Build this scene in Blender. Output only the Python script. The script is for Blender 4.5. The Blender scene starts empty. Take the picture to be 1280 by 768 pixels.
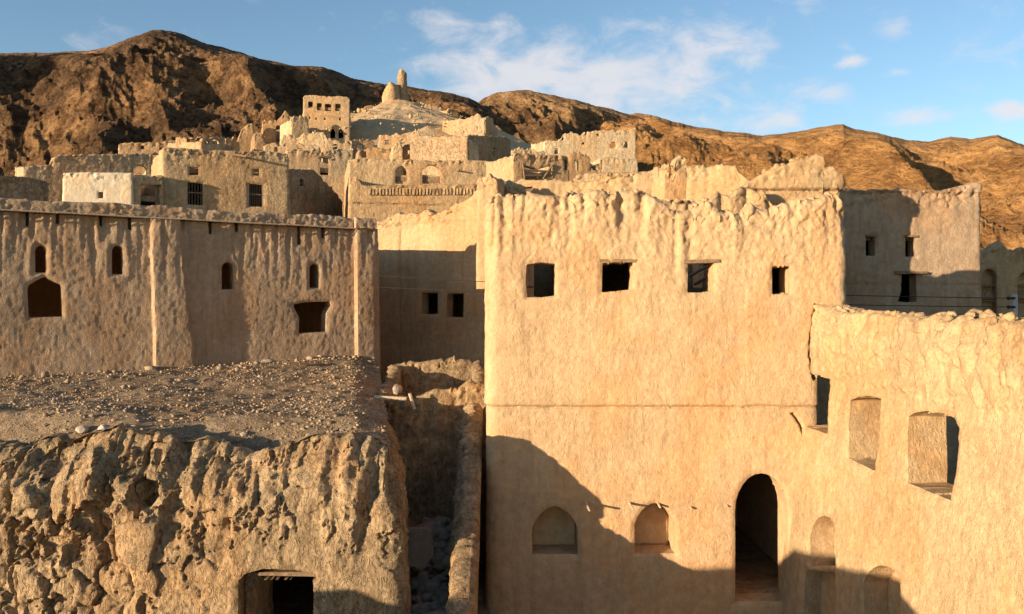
import bpy, math, random
import numpy as np
from mathutils import Vector

# ------------------------------------------------------------------ camera, sky, sun, exposure
SC = bpy.context.scene
COL = SC.collection
rng = np.random.default_rng(7)
random.seed(7)
EYE = 5.5
HZ = 381.0                     # row of the horizon in the 1280 x 768 photograph
cam_d = bpy.data.cameras.new('camera')
cam_d.sensor_width = 36.0
cam_d.lens = 28.125            # 1000 px focal length at 1280 px
cam_d.shift_y = -3.0 / 1280
cam_d.clip_start = 0.1
cam_d.clip_end = 6000
cam = bpy.data.objects.new('camera', cam_d)
cam.location = (0, 0, EYE)
cam.rotation_euler = (math.radians(90), 0, 0)
COL.objects.link(cam)
SC.camera = cam

SUN_EL = math.radians(6.6)
SUN_H = (-0.794, -0.608)        # horizontal direction towards the sun
sdir = Vector((SUN_H[0] * math.cos(SUN_EL), SUN_H[1] * math.cos(SUN_EL), math.sin(SUN_EL))).normalized()
sun_d = bpy.data.lights.new('sun', 'SUN')
sun_d.energy = 5.0
sun_d.angle = math.radians(0.5)
sun_d.color = (1.0, 0.79, 0.55)
sun = bpy.data.objects.new('sun', sun_d)
sun.rotation_mode = 'QUATERNION'
sun.rotation_quaternion = sdir.to_track_quat('Z', 'Y')
sun.location = (-60, -50, 60)
COL.objects.link(sun)

SC.view_settings.view_transform = 'Standard'
SC.view_settings.look = 'None'
SC.view_settings.gamma = 1
SC.view_settings.use_curve_mapping = False
SC.view_settings.exposure = 1.02
SC.cycles.use_denoising = True
SC.cycles.max_bounces = 6
SC.cycles.diffuse_bounces = 4

W = bpy.data.worlds.new('World')
SC.world = W
W.use_nodes = True
nt = W.node_tree
for n in list(nt.nodes):
    nt.nodes.remove(n)


def N(t, kind, **kw):
    n = t.nodes.new(kind)
    for k, v in kw.items():
        setattr(n, k, v)
    return n


wo = N(nt, 'ShaderNodeOutputWorld')
bg = N(nt, 'ShaderNodeBackground')
bg.inputs['Strength'].default_value = 0.13
sky = N(nt, 'ShaderNodeTexSky')
sky.sky_type = 'NISHITA'
sky.sun_disc = False
sky.sun_elevation = SUN_EL
sky.sun_rotation = math.atan2(SUN_H[0], SUN_H[1])
sky.altitude = 600
sky.air_density = 1.0
sky.dust_density = 0.6
sky.ozone_density = 2.0
tc = N(nt, 'ShaderNodeTexCoord')
# clouds: soft noise in the sky's direction, gathered round a few bearings
mp = N(nt, 'ShaderNodeMapping')
mp.inputs['Scale'].default_value = (1.0, 1.0, 1.9)
nt.links.new(tc.outputs['Generated'], mp.inputs['Vector'])
n1 = N(nt, 'ShaderNodeTexNoise')
n1.inputs['Scale'].default_value = 15.0
n1.inputs['Detail'].default_value = 7.0
n1.inputs['Roughness'].default_value = 0.6
n1.inputs['Distortion'].default_value = 0.35
nt.links.new(mp.outputs[0], n1.inputs['Vector'])


def sky_dir(u, v):
    return Vector(((u - 640) / 1000, 1.0, -(v - HZ) / 1000)).normalized()


masks = []
for (u, v, r, s, sx, sz) in [(650, 95, 0.165, 1.0, 1, 2.1), (830, 95, 0.15, 1.0, 1, 2.0), (740, 120, 0.30, 0.95, 1, 2.6), (620, 70, 0.2, .8, 1, 3.0), (880, 60, .14, .8, 1, 2.4), (560, 30, 0.10, .45, 1, 3.0), (970, 150, 0.10, .75, 1, 3.0), (1068, 78, 0.030, .9, 1, 2.4), (1120, 40, 0.034, .62, 1, 1.8), (1120, 90, 0.035, .7, 1, 3.4),
                             (1150, 145, 0.07, .85, 1, 3.4), (1030, 118, 0.055, .6, 1, 2.6), (1264, 137, 0.036, 1.25, 1, 2.2)]:
    d = sky_dir(u, v)
    sub = N(nt, 'ShaderNodeVectorMath', operation='SUBTRACT')
    nt.links.new(tc.outputs['Generated'], sub.inputs[0])
    sub.inputs[1].default_value = d
    mul = N(nt, 'ShaderNodeVectorMath', operation='MULTIPLY')
    nt.links.new(sub.outputs[0], mul.inputs[0])
    mul.inputs[1].default_value = (sx, sx, sz)
    ln = N(nt, 'ShaderNodeVectorMath', operation='LENGTH')
    nt.links.new(mul.outputs[0], ln.inputs[0])
    mr = N(nt, 'ShaderNodeMapRange', interpolation_type='SMOOTHSTEP')
    mr.inputs['From Min'].default_value = r
    mr.inputs['From Max'].default_value = 0.0
    mr.inputs['To Min'].default_value = 0.0
    mr.inputs['To Max'].default_value = s
    nt.links.new(ln.outputs['Value'], mr.inputs['Value'])
    masks.append(mr.outputs[0])
acc = masks[0]
for m in masks[1:]:
    a = N(nt, 'ShaderNodeMath', operation='MAXIMUM')
    nt.links.new(acc, a.inputs[0])
    nt.links.new(m, a.inputs[1])
    acc = a.outputs[0]
# cover = smoothstep(noise + mask*k)
ma = N(nt, 'ShaderNodeMath', operation='MULTIPLY_ADD')
nt.links.new(acc, ma.inputs[0])
ma.inputs[1].default_value = 0.42
nt.links.new(n1.outputs['Fac'], ma.inputs[2])
cov = N(nt, 'ShaderNodeMapRange', interpolation_type='SMOOTHSTEP')
cov.inputs['From Min'].default_value = 0.555
cov.inputs['From Max'].default_value = 0.98
cov.inputs['To Max'].default_value = 0.8
nt.links.new(ma.outputs[0], cov.inputs['Value'])
mixc = N(nt, 'ShaderNodeMix', data_type='RGBA')
nt.links.new(cov.outputs[0], mixc.inputs['Factor'])
skm = N(nt, 'ShaderNodeMix', data_type='RGBA', blend_type='MULTIPLY')
skm.inputs['Factor'].default_value = 1.0
SKY_TINT = (1.0, 1.0, 1.0, 1)
skm.inputs[7].default_value = SKY_TINT
nt.links.new(sky.outputs[0], skm.inputs[6])
nt.links.new(skm.outputs[2], mixc.inputs[6])
mixc.inputs[7].default_value = (3.25, 3.1, 3.15, 1)
nt.links.new(mixc.outputs[2], bg.inputs['Color'])
nt.links.new(bg.outputs[0], wo.inputs[0])

# ------------------------------------------------------------------ noise
_perm = np.random.default_rng(11).permutation(256).astype(np.int64)
_perm = np.concatenate([_perm, _perm, _perm])
_g = np.random.default_rng(12).normal(size=(256, 3))
_g /= np.linalg.norm(_g, axis=1)[:, None]


def perlin(x, y, z):
    x, y, z = np.broadcast_arrays(np.asarray(x, float), np.asarray(y, float), np.asarray(z, float))
    xi = np.floor(x).astype(np.int64); yi = np.floor(y).astype(np.int64); zi = np.floor(z).astype(np.int64)
    xf = x - xi; yf = y - yi; zf = z - zi
    u = xf * xf * xf * (xf * (xf * 6 - 15) + 10)
    v = yf * yf * yf * (yf * (yf * 6 - 15) + 10)
    w = zf * zf * zf * (zf * (zf * 6 - 15) + 10)
    out = 0
    for dx in (0, 1):
        for dy in (0, 1):
            for dz in (0, 1):
                h = _perm[_perm[_perm[(xi + dx) & 255] + ((yi + dy) & 255)] + ((zi + dz) & 255)]
                gr = _g[h]
                d = gr[..., 0] * (xf - dx) + gr[..., 1] * (yf - dy) + gr[..., 2] * (zf - dz)
                out = out + d * (u if dx else 1 - u) * (v if dy else 1 - v) * (w if dz else 1 - w)
    return out * 1.5


def fbm(x, y, z, f=1.0, oct=4, gain=0.5, lac=2.03):
    o = 0; a = 1.0; t = 0
    for i in range(oct):
        o = o + a * perlin(x * f + 17.3 * i, y * f + 5.1 * i, z * f - 9.7 * i)
        t += a; a *= gain; f *= lac
    return o / t


def ridged(x, y, z, f=1.0, oct=4, gain=0.5, lac=2.07):
    o = 0; a = 1.0; t = 0
    for i in range(oct):
        o = o + a * (1 - 2 * np.abs(perlin(x * f + 31.3 * i, y * f + 7.1 * i, z * f - 3.7 * i)))
        t += a; a *= gain; f *= lac
    return o / t


def worley(x, y, z):
    xi = np.floor(x).astype(np.int64); yi = np.floor(y).astype(np.int64); zi = np.floor(z).astype(np.int64)
    f1 = np.full(x.shape, 9.0); f2 = f1.copy(); cid = np.zeros(x.shape)
    for dx in (-1, 0, 1):
        for dy in (-1, 0, 1):
            for dz in (-1, 0, 1):
                h = _perm[_perm[_perm[(xi + dx) & 255] + ((yi + dy) & 255)] + ((zi + dz) & 255)]
                px = xi + dx + _perm[h + 31] / 255.; py = yi + dy + _perm[h + 77] / 255.; pz = zi + dz + _perm[h + 131] / 255.
                d = np.sqrt((px - x) ** 2 + (py - y) ** 2 + (pz - z) ** 2)
                w = d < f1
                f2 = np.where(w, f1, np.minimum(f2, d)); f1 = np.where(w, d, f1); cid = np.where(w, _perm[h + 200] / 255., cid)
    return f1, f2, cid


def chunks(X, Y, Z, f, depth, crev, warp=.12):
    # broken lumps: every cell stands at its own height, with crevices between
    wx = X + warp * perlin(X * 3, Y * 3, Z * 3); wz = Z + warp * perlin(X * 3 + 9, Y * 3, Z * 3)
    f1, f2, c = worley(wx * f, Y * f, wz * f)
    return depth * (c - .5) - crev * np.exp(-(f2 - f1) / .09) + depth * .5 * (.5 - f1)


def sstep(a, b, x):
    t = np.clip((x - a) / (b - a), 0, 1)
    return t * t * (3 - 2 * t)


# ------------------------------------------------------------------ tags and meshes
def tag(o, label=None, cat=None, group=None, kind=None):
    if label: o['label'] = label
    if cat: o['category'] = cat
    if group: o['group'] = group
    if kind: o['kind'] = kind
    return o


def thing(name, label, cat, loc, group=None):
    o = bpy.data.objects.new(name, None)
    o.location = loc
    o.empty_display_size = 0.3
    COL.objects.link(o)
    return tag(o, label, cat, group)


def wloc(o):
    v = Vector((0, 0, 0))
    while o:
        v = v + o.location
        o = o.parent
    return v


def mesh_obj(name, V, F, mat, parent=None, smooth=True, angle=55):
    """V world coordinates (n,3); F list/array of faces"""
    V = np.asarray(V, np.float64)
    me = bpy.data.meshes.new(name)
    o = bpy.data.objects.new(name, me)
    COL.objects.link(o)
    off = Vector((0, 0, 0))
    if parent:
        o.parent = parent
        off = wloc(parent)
    Vl = V - np.array(off)[None]
    if isinstance(F, np.ndarray):
        k = F.shape[1]
        me.vertices.add(len(Vl)); me.vertices.foreach_set('co', Vl.astype(np.float32).ravel())
        me.loops.add(F.size); me.loops.foreach_set('vertex_index', F.astype(np.int32).ravel())
        me.polygons.add(len(F))
        me.polygons.foreach_set('loop_start', np.arange(0, F.size, k, dtype=np.int32))
        try:
            me.polygons.foreach_set('loop_total', np.full(len(F), k, np.int32))
        except Exception:
            pass
        me.update(calc_edges=True)
        me.validate()
    else:
        me.from_pydata([tuple(v) for v in Vl], [], F)
        me.update()
    if mat: me.materials.append(mat)
    if smooth:
        me.shade_smooth()
        if angle:
            me.set_sharp_from_angle(angle=math.radians(angle))
    return o


class MB:
    def __init__(s):
        s.V = []; s.F = []

    def add(s, V, F):
        b = len(s.V)
        s.V += [tuple(v) for v in V]
        s.F += [tuple(i + b for i in f) for f in F]
        return s

    def box(s, c, size, ax=(1, 0), jit=0.0):
        dx = np.array([ax[0], ax[1], 0]); dy = np.array([-ax[1], ax[0], 0]); dz = np.array([0, 0, 1])
        P = []
        for k in (-1, 1):
            for j in (-1, 1):
                for i in (-1, 1):
                    P.append(np.array(c) + dx * i * size[0] / 2 + dy * j * size[1] / 2 + dz * k * size[2] / 2 + rng.normal(size=3) * jit)
        return s.add(P, [(0, 2, 3, 1), (4, 5, 7, 6), (0, 1, 5, 4), (2, 6, 7, 3), (0, 4, 6, 2), (1, 3, 7, 5)])

    def tube(s, pts, r, n=8, jit=0.0):
        pts = [np.array(p, float) for p in pts]
        rs = r if hasattr(r, '__len__') else [r] * len(pts)
        V = []; F = []
        for i, p in enumerate(pts):
            d = pts[min(i + 1, len(pts) - 1)] - pts[max(i - 1, 0)]
            d /= np.linalg.norm(d)
            a = np.cross(d, (0, 0, 1) if abs(d[2]) < .9 else (1, 0, 0)); a /= np.linalg.norm(a)
            b = np.cross(d, a)
            for k in range(n):
                t = 2 * math.pi * k / n
                V.append(p + (a * math.cos(t) + b * math.sin(t)) * rs[i] * (1 + random.uniform(-jit, jit)))
        for i in range(len(pts) - 1):
            for k in range(n):
                F.append((i * n + k, i * n + (k + 1) % n, (i + 1) * n + (k + 1) % n, (i + 1) * n + k))
        F.append(tuple(range(n))[::-1]); F.append(tuple((len(pts) - 1) * n + k for k in range(n)))
        return s.add(V, F)

    def build(s, name, mat, parent=None, smooth=False, angle=40):
        return mesh_obj(name, np.array(s.V), s.F, mat, parent, smooth, angle)




def ico():
    t = (1 + 5 ** .5) / 2
    v = np.array([(-1, t, 0), (1, t, 0), (-1, -t, 0), (1, -t, 0), (0, -1, t), (0, 1, t), (0, -1, -t), (0, 1, -t), (t, 0, -1), (t, 0, 1), (-t, 0, -1), (-t, 0, 1)], float)
    v /= np.linalg.norm(v[0])
    f = np.array([(0, 11, 5), (0, 5, 1), (0, 1, 7), (0, 7, 10), (0, 10, 11), (1, 5, 9), (5, 11, 4), (11, 10, 2), (10, 7, 6), (7, 1, 8), (3, 9, 4), (3, 4, 2), (3, 2, 6), (3, 6, 8), (3, 8, 9), (4, 9, 5), (2, 4, 11), (6, 2, 10), (8, 6, 7), (9, 8, 1)])
    return v, f


IV, IF = ico()



def subdiv(V, F):
    V = [np.array(v) for v in V]; mid = {}; nf = []
    def m(a, b):
        k = (min(a, b), max(a, b))
        if k not in mid:
            q = V[a] + V[b]; V.append(q / np.linalg.norm(q)); mid[k] = len(V) - 1
        return mid[k]
    for a, b, c in F:
        ab, bc, ca = m(a, b), m(b, c), m(c, a)
        nf += [(a, ab, ca), (ab, b, bc), (ca, bc, c), (ab, bc, ca)]
    return np.array(V), np.array(nf)


IV2, IF2 = subdiv(*subdiv(IV, IF))


# ------------------------------------------------------------------ materials
def mud(name, col, var=0.25, light=None, scale=1.0, bump=0.5, fine=14.0, crack=0.3, stain=0.35, hue=None):
    """earth plaster: mottled base colour, dust, hairline cracks and straw-grained relief"""
    m = bpy.data.materials.new(name)
    m.use_nodes = True
    t = m.node_tree
    b = t.nodes['Principled BSDF']
    b.inputs['Roughness'].default_value = 0.95
    b.inputs['Specular IOR Level'].default_value = 0.12
    tcn = N(t, 'ShaderNodeTexCoord')
    vec = tcn.outputs['Object']
    big = N(t, 'ShaderNodeTexNoise'); big.inputs['Scale'].default_value = 0.9 * scale; big.inputs['Detail'].default_value = 6
    mid = N(t, 'ShaderNodeTexNoise'); mid.inputs['Scale'].default_value = 7 * scale; mid.inputs['Detail'].default_value = 8; mid.inputs['Roughness'].default_value = .7
    fin = N(t, 'ShaderNodeTexNoise'); fin.inputs['Scale'].default_value = fine * scale; fin.inputs['Detail'].default_value = 9; fin.inputs['Roughness'].default_value = .68
    fin.inputs['Distortion'].default_value = 0.6
    for n in (big, mid): t.links.new(vec, n.inputs['Vector'])
    st = N(t, 'ShaderNodeMapping'); st.inputs['Scale'].default_value = (1, 1, .55)
    t.links.new(vec, st.inputs['Vector']); t.links.new(st.outputs[0], fin.inputs['Vector'])
    pit = N(t, 'ShaderNodeTexNoise'); pit.inputs['Scale'].default_value = fine * 1.9 * scale; pit.inputs['Detail'].default_value = 4; pit.inputs['Distortion'].default_value = 1.2
    t.links.new(st.outputs[0], pit.inputs['Vector'])
    pr_ = N(t, 'ShaderNodeMapRange'); pr_.inputs['From Min'].default_value = .34; pr_.inputs['From Max'].default_value = .46; pr_.inputs['To Min'].default_value = -.5; pr_.inputs['To Max'].default_value = 0.0
    t.links.new(pit.outputs['Fac'], pr_.inputs['Value'])
    r1 = N(t, 'ShaderNodeValToRGB')
    lo = tuple(c * (1 - var) for c in col); hi = light or tuple(min(1, c * (1 + var)) for c in col)
    r1.color_ramp.elements[0].position = .28; r1.color_ramp.elements[0].color = (*lo, 1)
    r1.color_ramp.elements[1].position = .72; r1.color_ramp.elements[1].color = (*hi, 1)
    t.links.new(big.outputs['Fac'], r1.inputs['Fac'])
    r2 = N(t, 'ShaderNodeValToRGB')
    r2.color_ramp.elements[0].position = .25; r2.color_ramp.elements[0].color = (1 - stain, 1 - stain * 1.05, 1 - stain * 1.1, 1)
    r2.color_ramp.elements[1].position = .68; r2.color_ramp.elements[1].color = (1.1, 1.1, 1.1, 1)
    t.links.new(mid.outputs['Fac'], r2.inputs['Fac'])
    mx = N(t, 'ShaderNodeMix', data_type='RGBA', blend_type='MULTIPLY'); mx.inputs['Factor'].default_value = 1
    t.links.new(r1.outputs[0], mx.inputs[6]); t.links.new(r2.outputs[0], mx.inputs[7])
    sm = N(t, 'ShaderNodeMapping'); sm.inputs['Scale'].default_value = (5 * scale, 5 * scale, .45 * scale)
    t.links.new(vec, sm.inputs['Vector'])
    sn = N(t, 'ShaderNodeTexNoise'); sn.inputs['Scale'].default_value = 1.0; sn.inputs['Detail'].default_value = 5; sn.inputs['Roughness'].default_value = .65
    t.links.new(sm.outputs[0], sn.inputs['Vector'])
    r3 = N(t, 'ShaderNodeValToRGB')
    r3.color_ramp.elements[0].position = .30; r3.color_ramp.elements[0].color = (1 - .7 * stain, 1 - .75 * stain, 1 - .8 * stain, 1)
    r3.color_ramp.elements[1].position = .52; r3.color_ramp.elements[1].color = (1, 1, 1, 1)
    t.links.new(sn.outputs['Fac'], r3.inputs['Fac'])
    mx3 = N(t, 'ShaderNodeMix', data_type='RGBA', blend_type='MULTIPLY'); mx3.inputs['Factor'].default_value = 1
    t.links.new(mx.outputs[2], mx3.inputs[6]); t.links.new(r3.outputs[0], mx3.inputs[7])
    pn = N(t, 'ShaderNodeTexNoise'); pn.inputs['Scale'].default_value = .55 * scale; pn.inputs['Detail'].default_value = 9; pn.inputs['Roughness'].default_value = .62; pn.inputs['Distortion'].default_value = .4
    po = N(t, 'ShaderNodeVectorMath', operation='ADD'); po.inputs[1].default_value = (13, 7, 3)
    t.links.new(vec, po.inputs[0]); t.links.new(po.outputs[0], pn.inputs['Vector'])
    r4 = N(t, 'ShaderNodeValToRGB')
    r4.color_ramp.elements[0].position = .50; r4.color_ramp.elements[0].color = (1, 1, 1, 1)
    r4.color_ramp.elements[1].position = .56; r4.color_ramp.elements[1].color = (1.03, .94, .86, 1)
    t.links.new(pn.outputs['Fac'], r4.inputs['Fac'])
    mx4 = N(t, 'ShaderNodeMix', data_type='RGBA', blend_type='MULTIPLY'); mx4.inputs['Factor'].default_value = 1
    t.links.new(mx3.outputs[2], mx4.inputs[6]); t.links.new(r4.outputs[0], mx4.inputs[7])
    last = mx4.outputs[2]
    # hairline cracks
    wv = N(t, 'ShaderNodeVectorMath', operation='MULTIPLY_ADD')
    wv.inputs[1].default_value = (.6, .6, .6)
    t.links.new(mid.outputs['Color'], wv.inputs[0]); t.links.new(vec, wv.inputs[2])
    vo = N(t, 'ShaderNodeTexVoronoi'); vo.feature = 'DISTANCE_TO_EDGE'; vo.inputs['Scale'].default_value = 2.3 * scale
    t.links.new(wv.outputs[0], vo.inputs['Vector'])
    cr = N(t, 'ShaderNodeMapRange'); cr.inputs['From Min'].default_value = 0.0; cr.inputs['From Max'].default_value = 0.022
    cr.inputs['To Min'].default_value = 1 - crack; cr.inputs['To Max'].default_value = 1.0
    t.links.new(vo.outputs['Distance'], cr.inputs['Value'])
    # bump
    ad = N(t, 'ShaderNodeMath', operation='MULTIPLY_ADD'); ad.inputs[1].default_value = 0.5
    t.links.new(mid.outputs['Fac'], ad.inputs[0]); t.links.new(fin.outputs['Fac'], ad.inputs[2])
    ad2 = N(t, 'ShaderNodeMath', operation='MULTIPLY_ADD'); ad2.inputs[1].default_value = 0.35
    t.links.new(cr.outputs[0], ad2.inputs[0]); t.links.new(ad.outputs[0], ad2.inputs[2])
    ad3 = N(t, 'ShaderNodeMath', operation='ADD')
    t.links.new(ad2.outputs[0], ad3.inputs[0]); t.links.new(pr_.outputs[0], ad3.inputs[1])
    bp = N(t, 'ShaderNodeBump'); bp.inputs['Strength'].default_value = bump; bp.inputs['Distance'].default_value = 0.06 / scale
    t.links.new(ad3.outputs[0], bp.inputs['Height'])
    t.links.new(bp.outputs[0], b.inputs['Normal'])
    t.links.new(last, b.inputs['Base Color'])
    return m


def flat(name, col, rough=0.8, var=0.2, scale=12, metal=0, grain=False):
    m = bpy.data.materials.new(name); m.use_nodes = True
    t = m.node_tree; b = t.nodes['Principled BSDF']
    b.inputs['Roughness'].default_value = rough; b.inputs['Metallic'].default_value = metal
    b.inputs['Specular IOR Level'].default_value = 0.2
    tcn = N(t, 'ShaderNodeTexCoord')
    no = N(t, 'ShaderNodeTexNoise'); no.inputs['Scale'].default_value = scale; no.inputs['Detail'].default_value = 6
    t.links.new(tcn.outputs['Object'], no.inputs['Vector'])
    r = N(t, 'ShaderNodeValToRGB')
    r.color_ramp.elements[0].position = .3; r.color_ramp.elements[0].color = (*[c * (1 - var) for c in col], 1)
    r.color_ramp.elements[1].position = .7; r.color_ramp.elements[1].color = (*[min(1, c * (1 + var)) for c in col], 1)
    t.links.new(no.outputs['Fac'], r.inputs['Fac']); t.links.new(r.outputs[0], b.inputs['Base Color'])
    bp = N(t, 'ShaderNodeBump'); bp.inputs['Strength'].default_value = .4; bp.inputs['Distance'].default_value = .02
    t.links.new(no.outputs['Fac'], bp.inputs['Height']); t.links.new(bp.outputs[0], b.inputs['Normal'])
    return m


def rock(name, lo, mid_c, hi, scale=0.05, dk=.40):
    m = bpy.data.materials.new(name); m.use_nodes = True
    t = m.node_tree; b = t.nodes['Principled BSDF']
    b.inputs['Roughness'].default_value = 0.95; b.inputs['Specular IOR Level'].default_value = 0.1
    tcn = N(t, 'ShaderNodeTexCoord')
    mpn = N(t, 'ShaderNodeMapping'); mpn.inputs['Rotation'].default_value = (0, .5, 0); mpn.inputs['Scale'].default_value = (1, .42, 1.15)
    t.links.new(tcn.outputs['Object'], mpn.inputs['Vector'])
    a = N(t, 'ShaderNodeTexNoise'); a.inputs['Scale'].default_value = scale; a.inputs['Detail'].default_value = 10; a.inputs['Roughness'].default_value = .68; a.inputs['Distortion'].default_value = .8
    t.links.new(mpn.outputs[0], a.inputs['Vector'])
    f = N(t, 'ShaderNodeTexNoise'); f.inputs['Scale'].default_value = scale * 9; f.inputs['Detail'].default_value = 9; f.inputs['Roughness'].default_value = .75
    t.links.new(mpn.outputs[0], f.inputs['Vector'])
    r = N(t, 'ShaderNodeValToRGB')
    r.color_ramp.elements[0].position = .30; r.color_ramp.elements[0].color = (*lo, 1)
    r.color_ramp.elements[1].position = .70; r.color_ramp.elements[1].color = (*hi, 1)
    e = r.color_ramp.elements.new(.5); e.color = (*mid_c, 1)
    t.links.new(a.outputs['Fac'], r.inputs['Fac'])
    r2 = N(t, 'ShaderNodeValToRGB')
    r2.color_ramp.elements[0].position = .40; r2.color_ramp.elements[0].color = (dk, dk * .92, dk * .88, 1)
    r2.color_ramp.elements[1].position = .56; r2.color_ramp.elements[1].color = (1.2, 1.2, 1.2, 1)
    t.links.new(f.outputs['Fac'], r2.inputs['Fac'])
    mx = N(t, 'ShaderNodeMix', data_type='RGBA', blend_type='MULTIPLY'); mx.inputs['Factor'].default_value = 1
    t.links.new(r.outputs[0], mx.inputs[6]); t.links.new(r2.outputs[0], mx.inputs[7])
    f3 = N(t, 'ShaderNodeTexNoise'); f3.inputs['Scale'].default_value = scale * 34; f3.inputs['Detail'].default_value = 5; f3.inputs['Roughness'].default_value = .7
    t.links.new(mpn.outputs[0], f3.inputs['Vector'])
    r5 = N(t, 'ShaderNodeValToRGB')
    r5.color_ramp.elements[0].position = .36; r5.color_ramp.elements[0].color = (dk + .1, dk + .07, dk + .05, 1)
    r5.color_ramp.elements[1].position = .54; r5.color_ramp.elements[1].color = (1.12, 1.12, 1.12, 1)
    t.links.new(f3.outputs['Fac'], r5.inputs['Fac'])
    mx5 = N(t, 'ShaderNodeMix', data_type='RGBA', blend_type='MULTIPLY'); mx5.inputs['Factor'].default_value = 1
    t.links.new(mx.outputs[2], mx5.inputs[6]); t.links.new(r5.outputs[0], mx5.inputs[7])
    t.links.new(mx5.outputs[2], b.inputs['Base Color'])
    ad = N(t, 'ShaderNodeMath', operation='MULTIPLY_ADD'); ad.inputs[1].default_value = 2.0
    t.links.new(a.outputs['Fac'], ad.inputs[0]); t.links.new(f.outputs['Fac'], ad.inputs[2])
    bp = N(t, 'ShaderNodeBump'); bp.inputs['Strength'].default_value = 1.0; bp.inputs['Distance'].default_value = .28 / scale
    t.links.new(ad.outputs[0], bp.inputs['Height']); t.links.new(bp.outputs[0], b.inputs['Normal'])
    return m


M = {}
M['plaster'] = mud('tan_mud_plaster', (.525, .358, .203), var=.12, bump=.5, fine=19, crack=.35, stain=.22)
M['pale'] = mud('pale_mud_plaster', (.485, .34, .19), var=.12, bump=.62, fine=17, stain=.25)
M['brown'] = mud('brown_mud_plaster', (.42, .30, .195), var=.14, bump=.6, fine=16, stain=.3)
M['rough'] = mud('rough_crumbling_mud', (.42, .30, .175), var=.25, bump=1.0, fine=8, stain=.5)
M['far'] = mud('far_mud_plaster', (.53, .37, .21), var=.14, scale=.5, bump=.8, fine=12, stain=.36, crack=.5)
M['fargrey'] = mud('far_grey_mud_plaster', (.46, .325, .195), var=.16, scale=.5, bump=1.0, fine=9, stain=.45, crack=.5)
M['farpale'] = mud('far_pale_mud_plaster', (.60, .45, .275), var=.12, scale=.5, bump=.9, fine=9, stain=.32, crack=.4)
M['cream'] = mud('cream_lime_wash', (.60, .50, .36), var=.06, scale=.6, bump=.3, fine=9, stain=.1)
M['roof'] = mud('roof_earth', (.37, .265, .165), var=.25, bump=.9, fine=12, stain=.5)
M['ground'] = mud('dirt_ground', (.40, .275, .155), var=.3, scale=.4, bump=.8, fine=10, stain=.45)
M['mound'] = mud('pale_scree', (.52, .365, .205), var=.12, scale=.3, bump=.5, fine=9, stain=.2)
M['stone'] = mud('field_stone', (.42, .35, .27), var=.3, scale=2, bump=.6, stain=.4)
M['gravel'] = mud('roof_gravel', (.42, .315, .21), var=.35, scale=3, bump=.5, stain=.5)
M['whitestone'] = mud('whitish_stone', (.47, .40, .33), var=.2, scale=3, bump=.5, stain=.3)
M['wood'] = flat('weathered_wood', (.20, .135, .08), .85, .35, 18)
M['greywood'] = flat('grey_dry_wood', (.44, .34, .23), .85, .3, 18)
M['dark'] = flat('dark_timber', (.06, .045, .03), .8, .3, 10)
M['wire'] = flat('black_cable', (.03, .028, .026), .6, .1, 5)
M['palewire'] = flat('pale_cable', (.45, .42, .38), .5, .1, 5)
M['pole'] = flat('grey_painted_steel', (.34, .35, .36), .5, .12, 6)
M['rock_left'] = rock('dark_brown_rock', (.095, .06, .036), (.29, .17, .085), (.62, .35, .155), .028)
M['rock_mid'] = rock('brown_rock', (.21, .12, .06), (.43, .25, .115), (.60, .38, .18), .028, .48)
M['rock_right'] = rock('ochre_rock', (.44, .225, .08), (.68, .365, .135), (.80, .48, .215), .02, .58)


# ------------------------------------------------------------------ photo ray -> world helpers (used to place things at their distance)
def at(u, v, Y):
    return ((u - 640) / 1000 * Y, Y, EYE - (v - HZ) / 1000 * Y)


def gx(u, Y):
    return np.array([(u - 640) / 1000 * Y, Y])


class Plane:
    """vertical wall plane from A to B (world xy); pixel -> (s, z)"""

    def __init__(s, A, B, s0=0.0, batter=0.0, zref=0.0):
        s.A = np.array(A, float); s.B = np.array(B, float)
        s.L = np.linalg.norm(s.B - s.A); s.d = (s.B - s.A) / s.L
        s.n = np.array([s.d[1], -s.d[0]]); s.s0 = s0; s.b = batter; s.zref = zref

    def px(s, u, v):
        m = (u - 640) / 1000
        z = s.zref
        for _ in range(5):
            A = s.A + s.n * (s.b * (s.zref - z))
            k = (A[1] * m - A[0]) / (s.d[0] - s.d[1] * m)
            Y = A[1] + k * s.d[1]
            z = EYE - (v - HZ) / 1000 * Y
            if s.b == 0: break
        return s.s0 + k, z

    def pt(s, u, v, out=0.0):
        q, z = s.px(u, v)
        p = s.A + s.d * (q - s.s0) + s.n * (s.b * (s.zref - z) + out)
        return np.array([p[0], p[1], z])

    def poly(s, shape):
        k = shape[0]
        if k == 'poly':
            return np.array([s.px(*p) for p in shape[1]])
        u0, v0, u1, v1 = shape[1:5]
        if k == 'rect':
            return np.array([s.px(u0, v0), s.px(u1, v0), s.px(u1, v1), s.px(u0, v1)])
        um = (u0 + u1) / 2; vs = shape[5] if len(shape) > 5 else v0 + (u1 - u0) * .5
        pts = []
        if k == 'arch':                         # round
            for i in range(13):
                a = math.pi * (1 - i / 12)
                pts.append((um + math.cos(a) * (u1 - u0) / 2, vs - math.sin(a) * (vs - v0)))
        elif k == 'ogee':                       # slightly pointed
            for i in range(13):
                a = i / 12
                e = abs(2 * a - 1)
                pts.append((u0 + (u1 - u0) * a, v0 + (vs - v0) * (e ** 1.7 * .75 + e ** 6 * .25)))
        pts += [(u1, v1), (u0, v1)]
        return np.array([s.px(*p) for p in pts])


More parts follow.
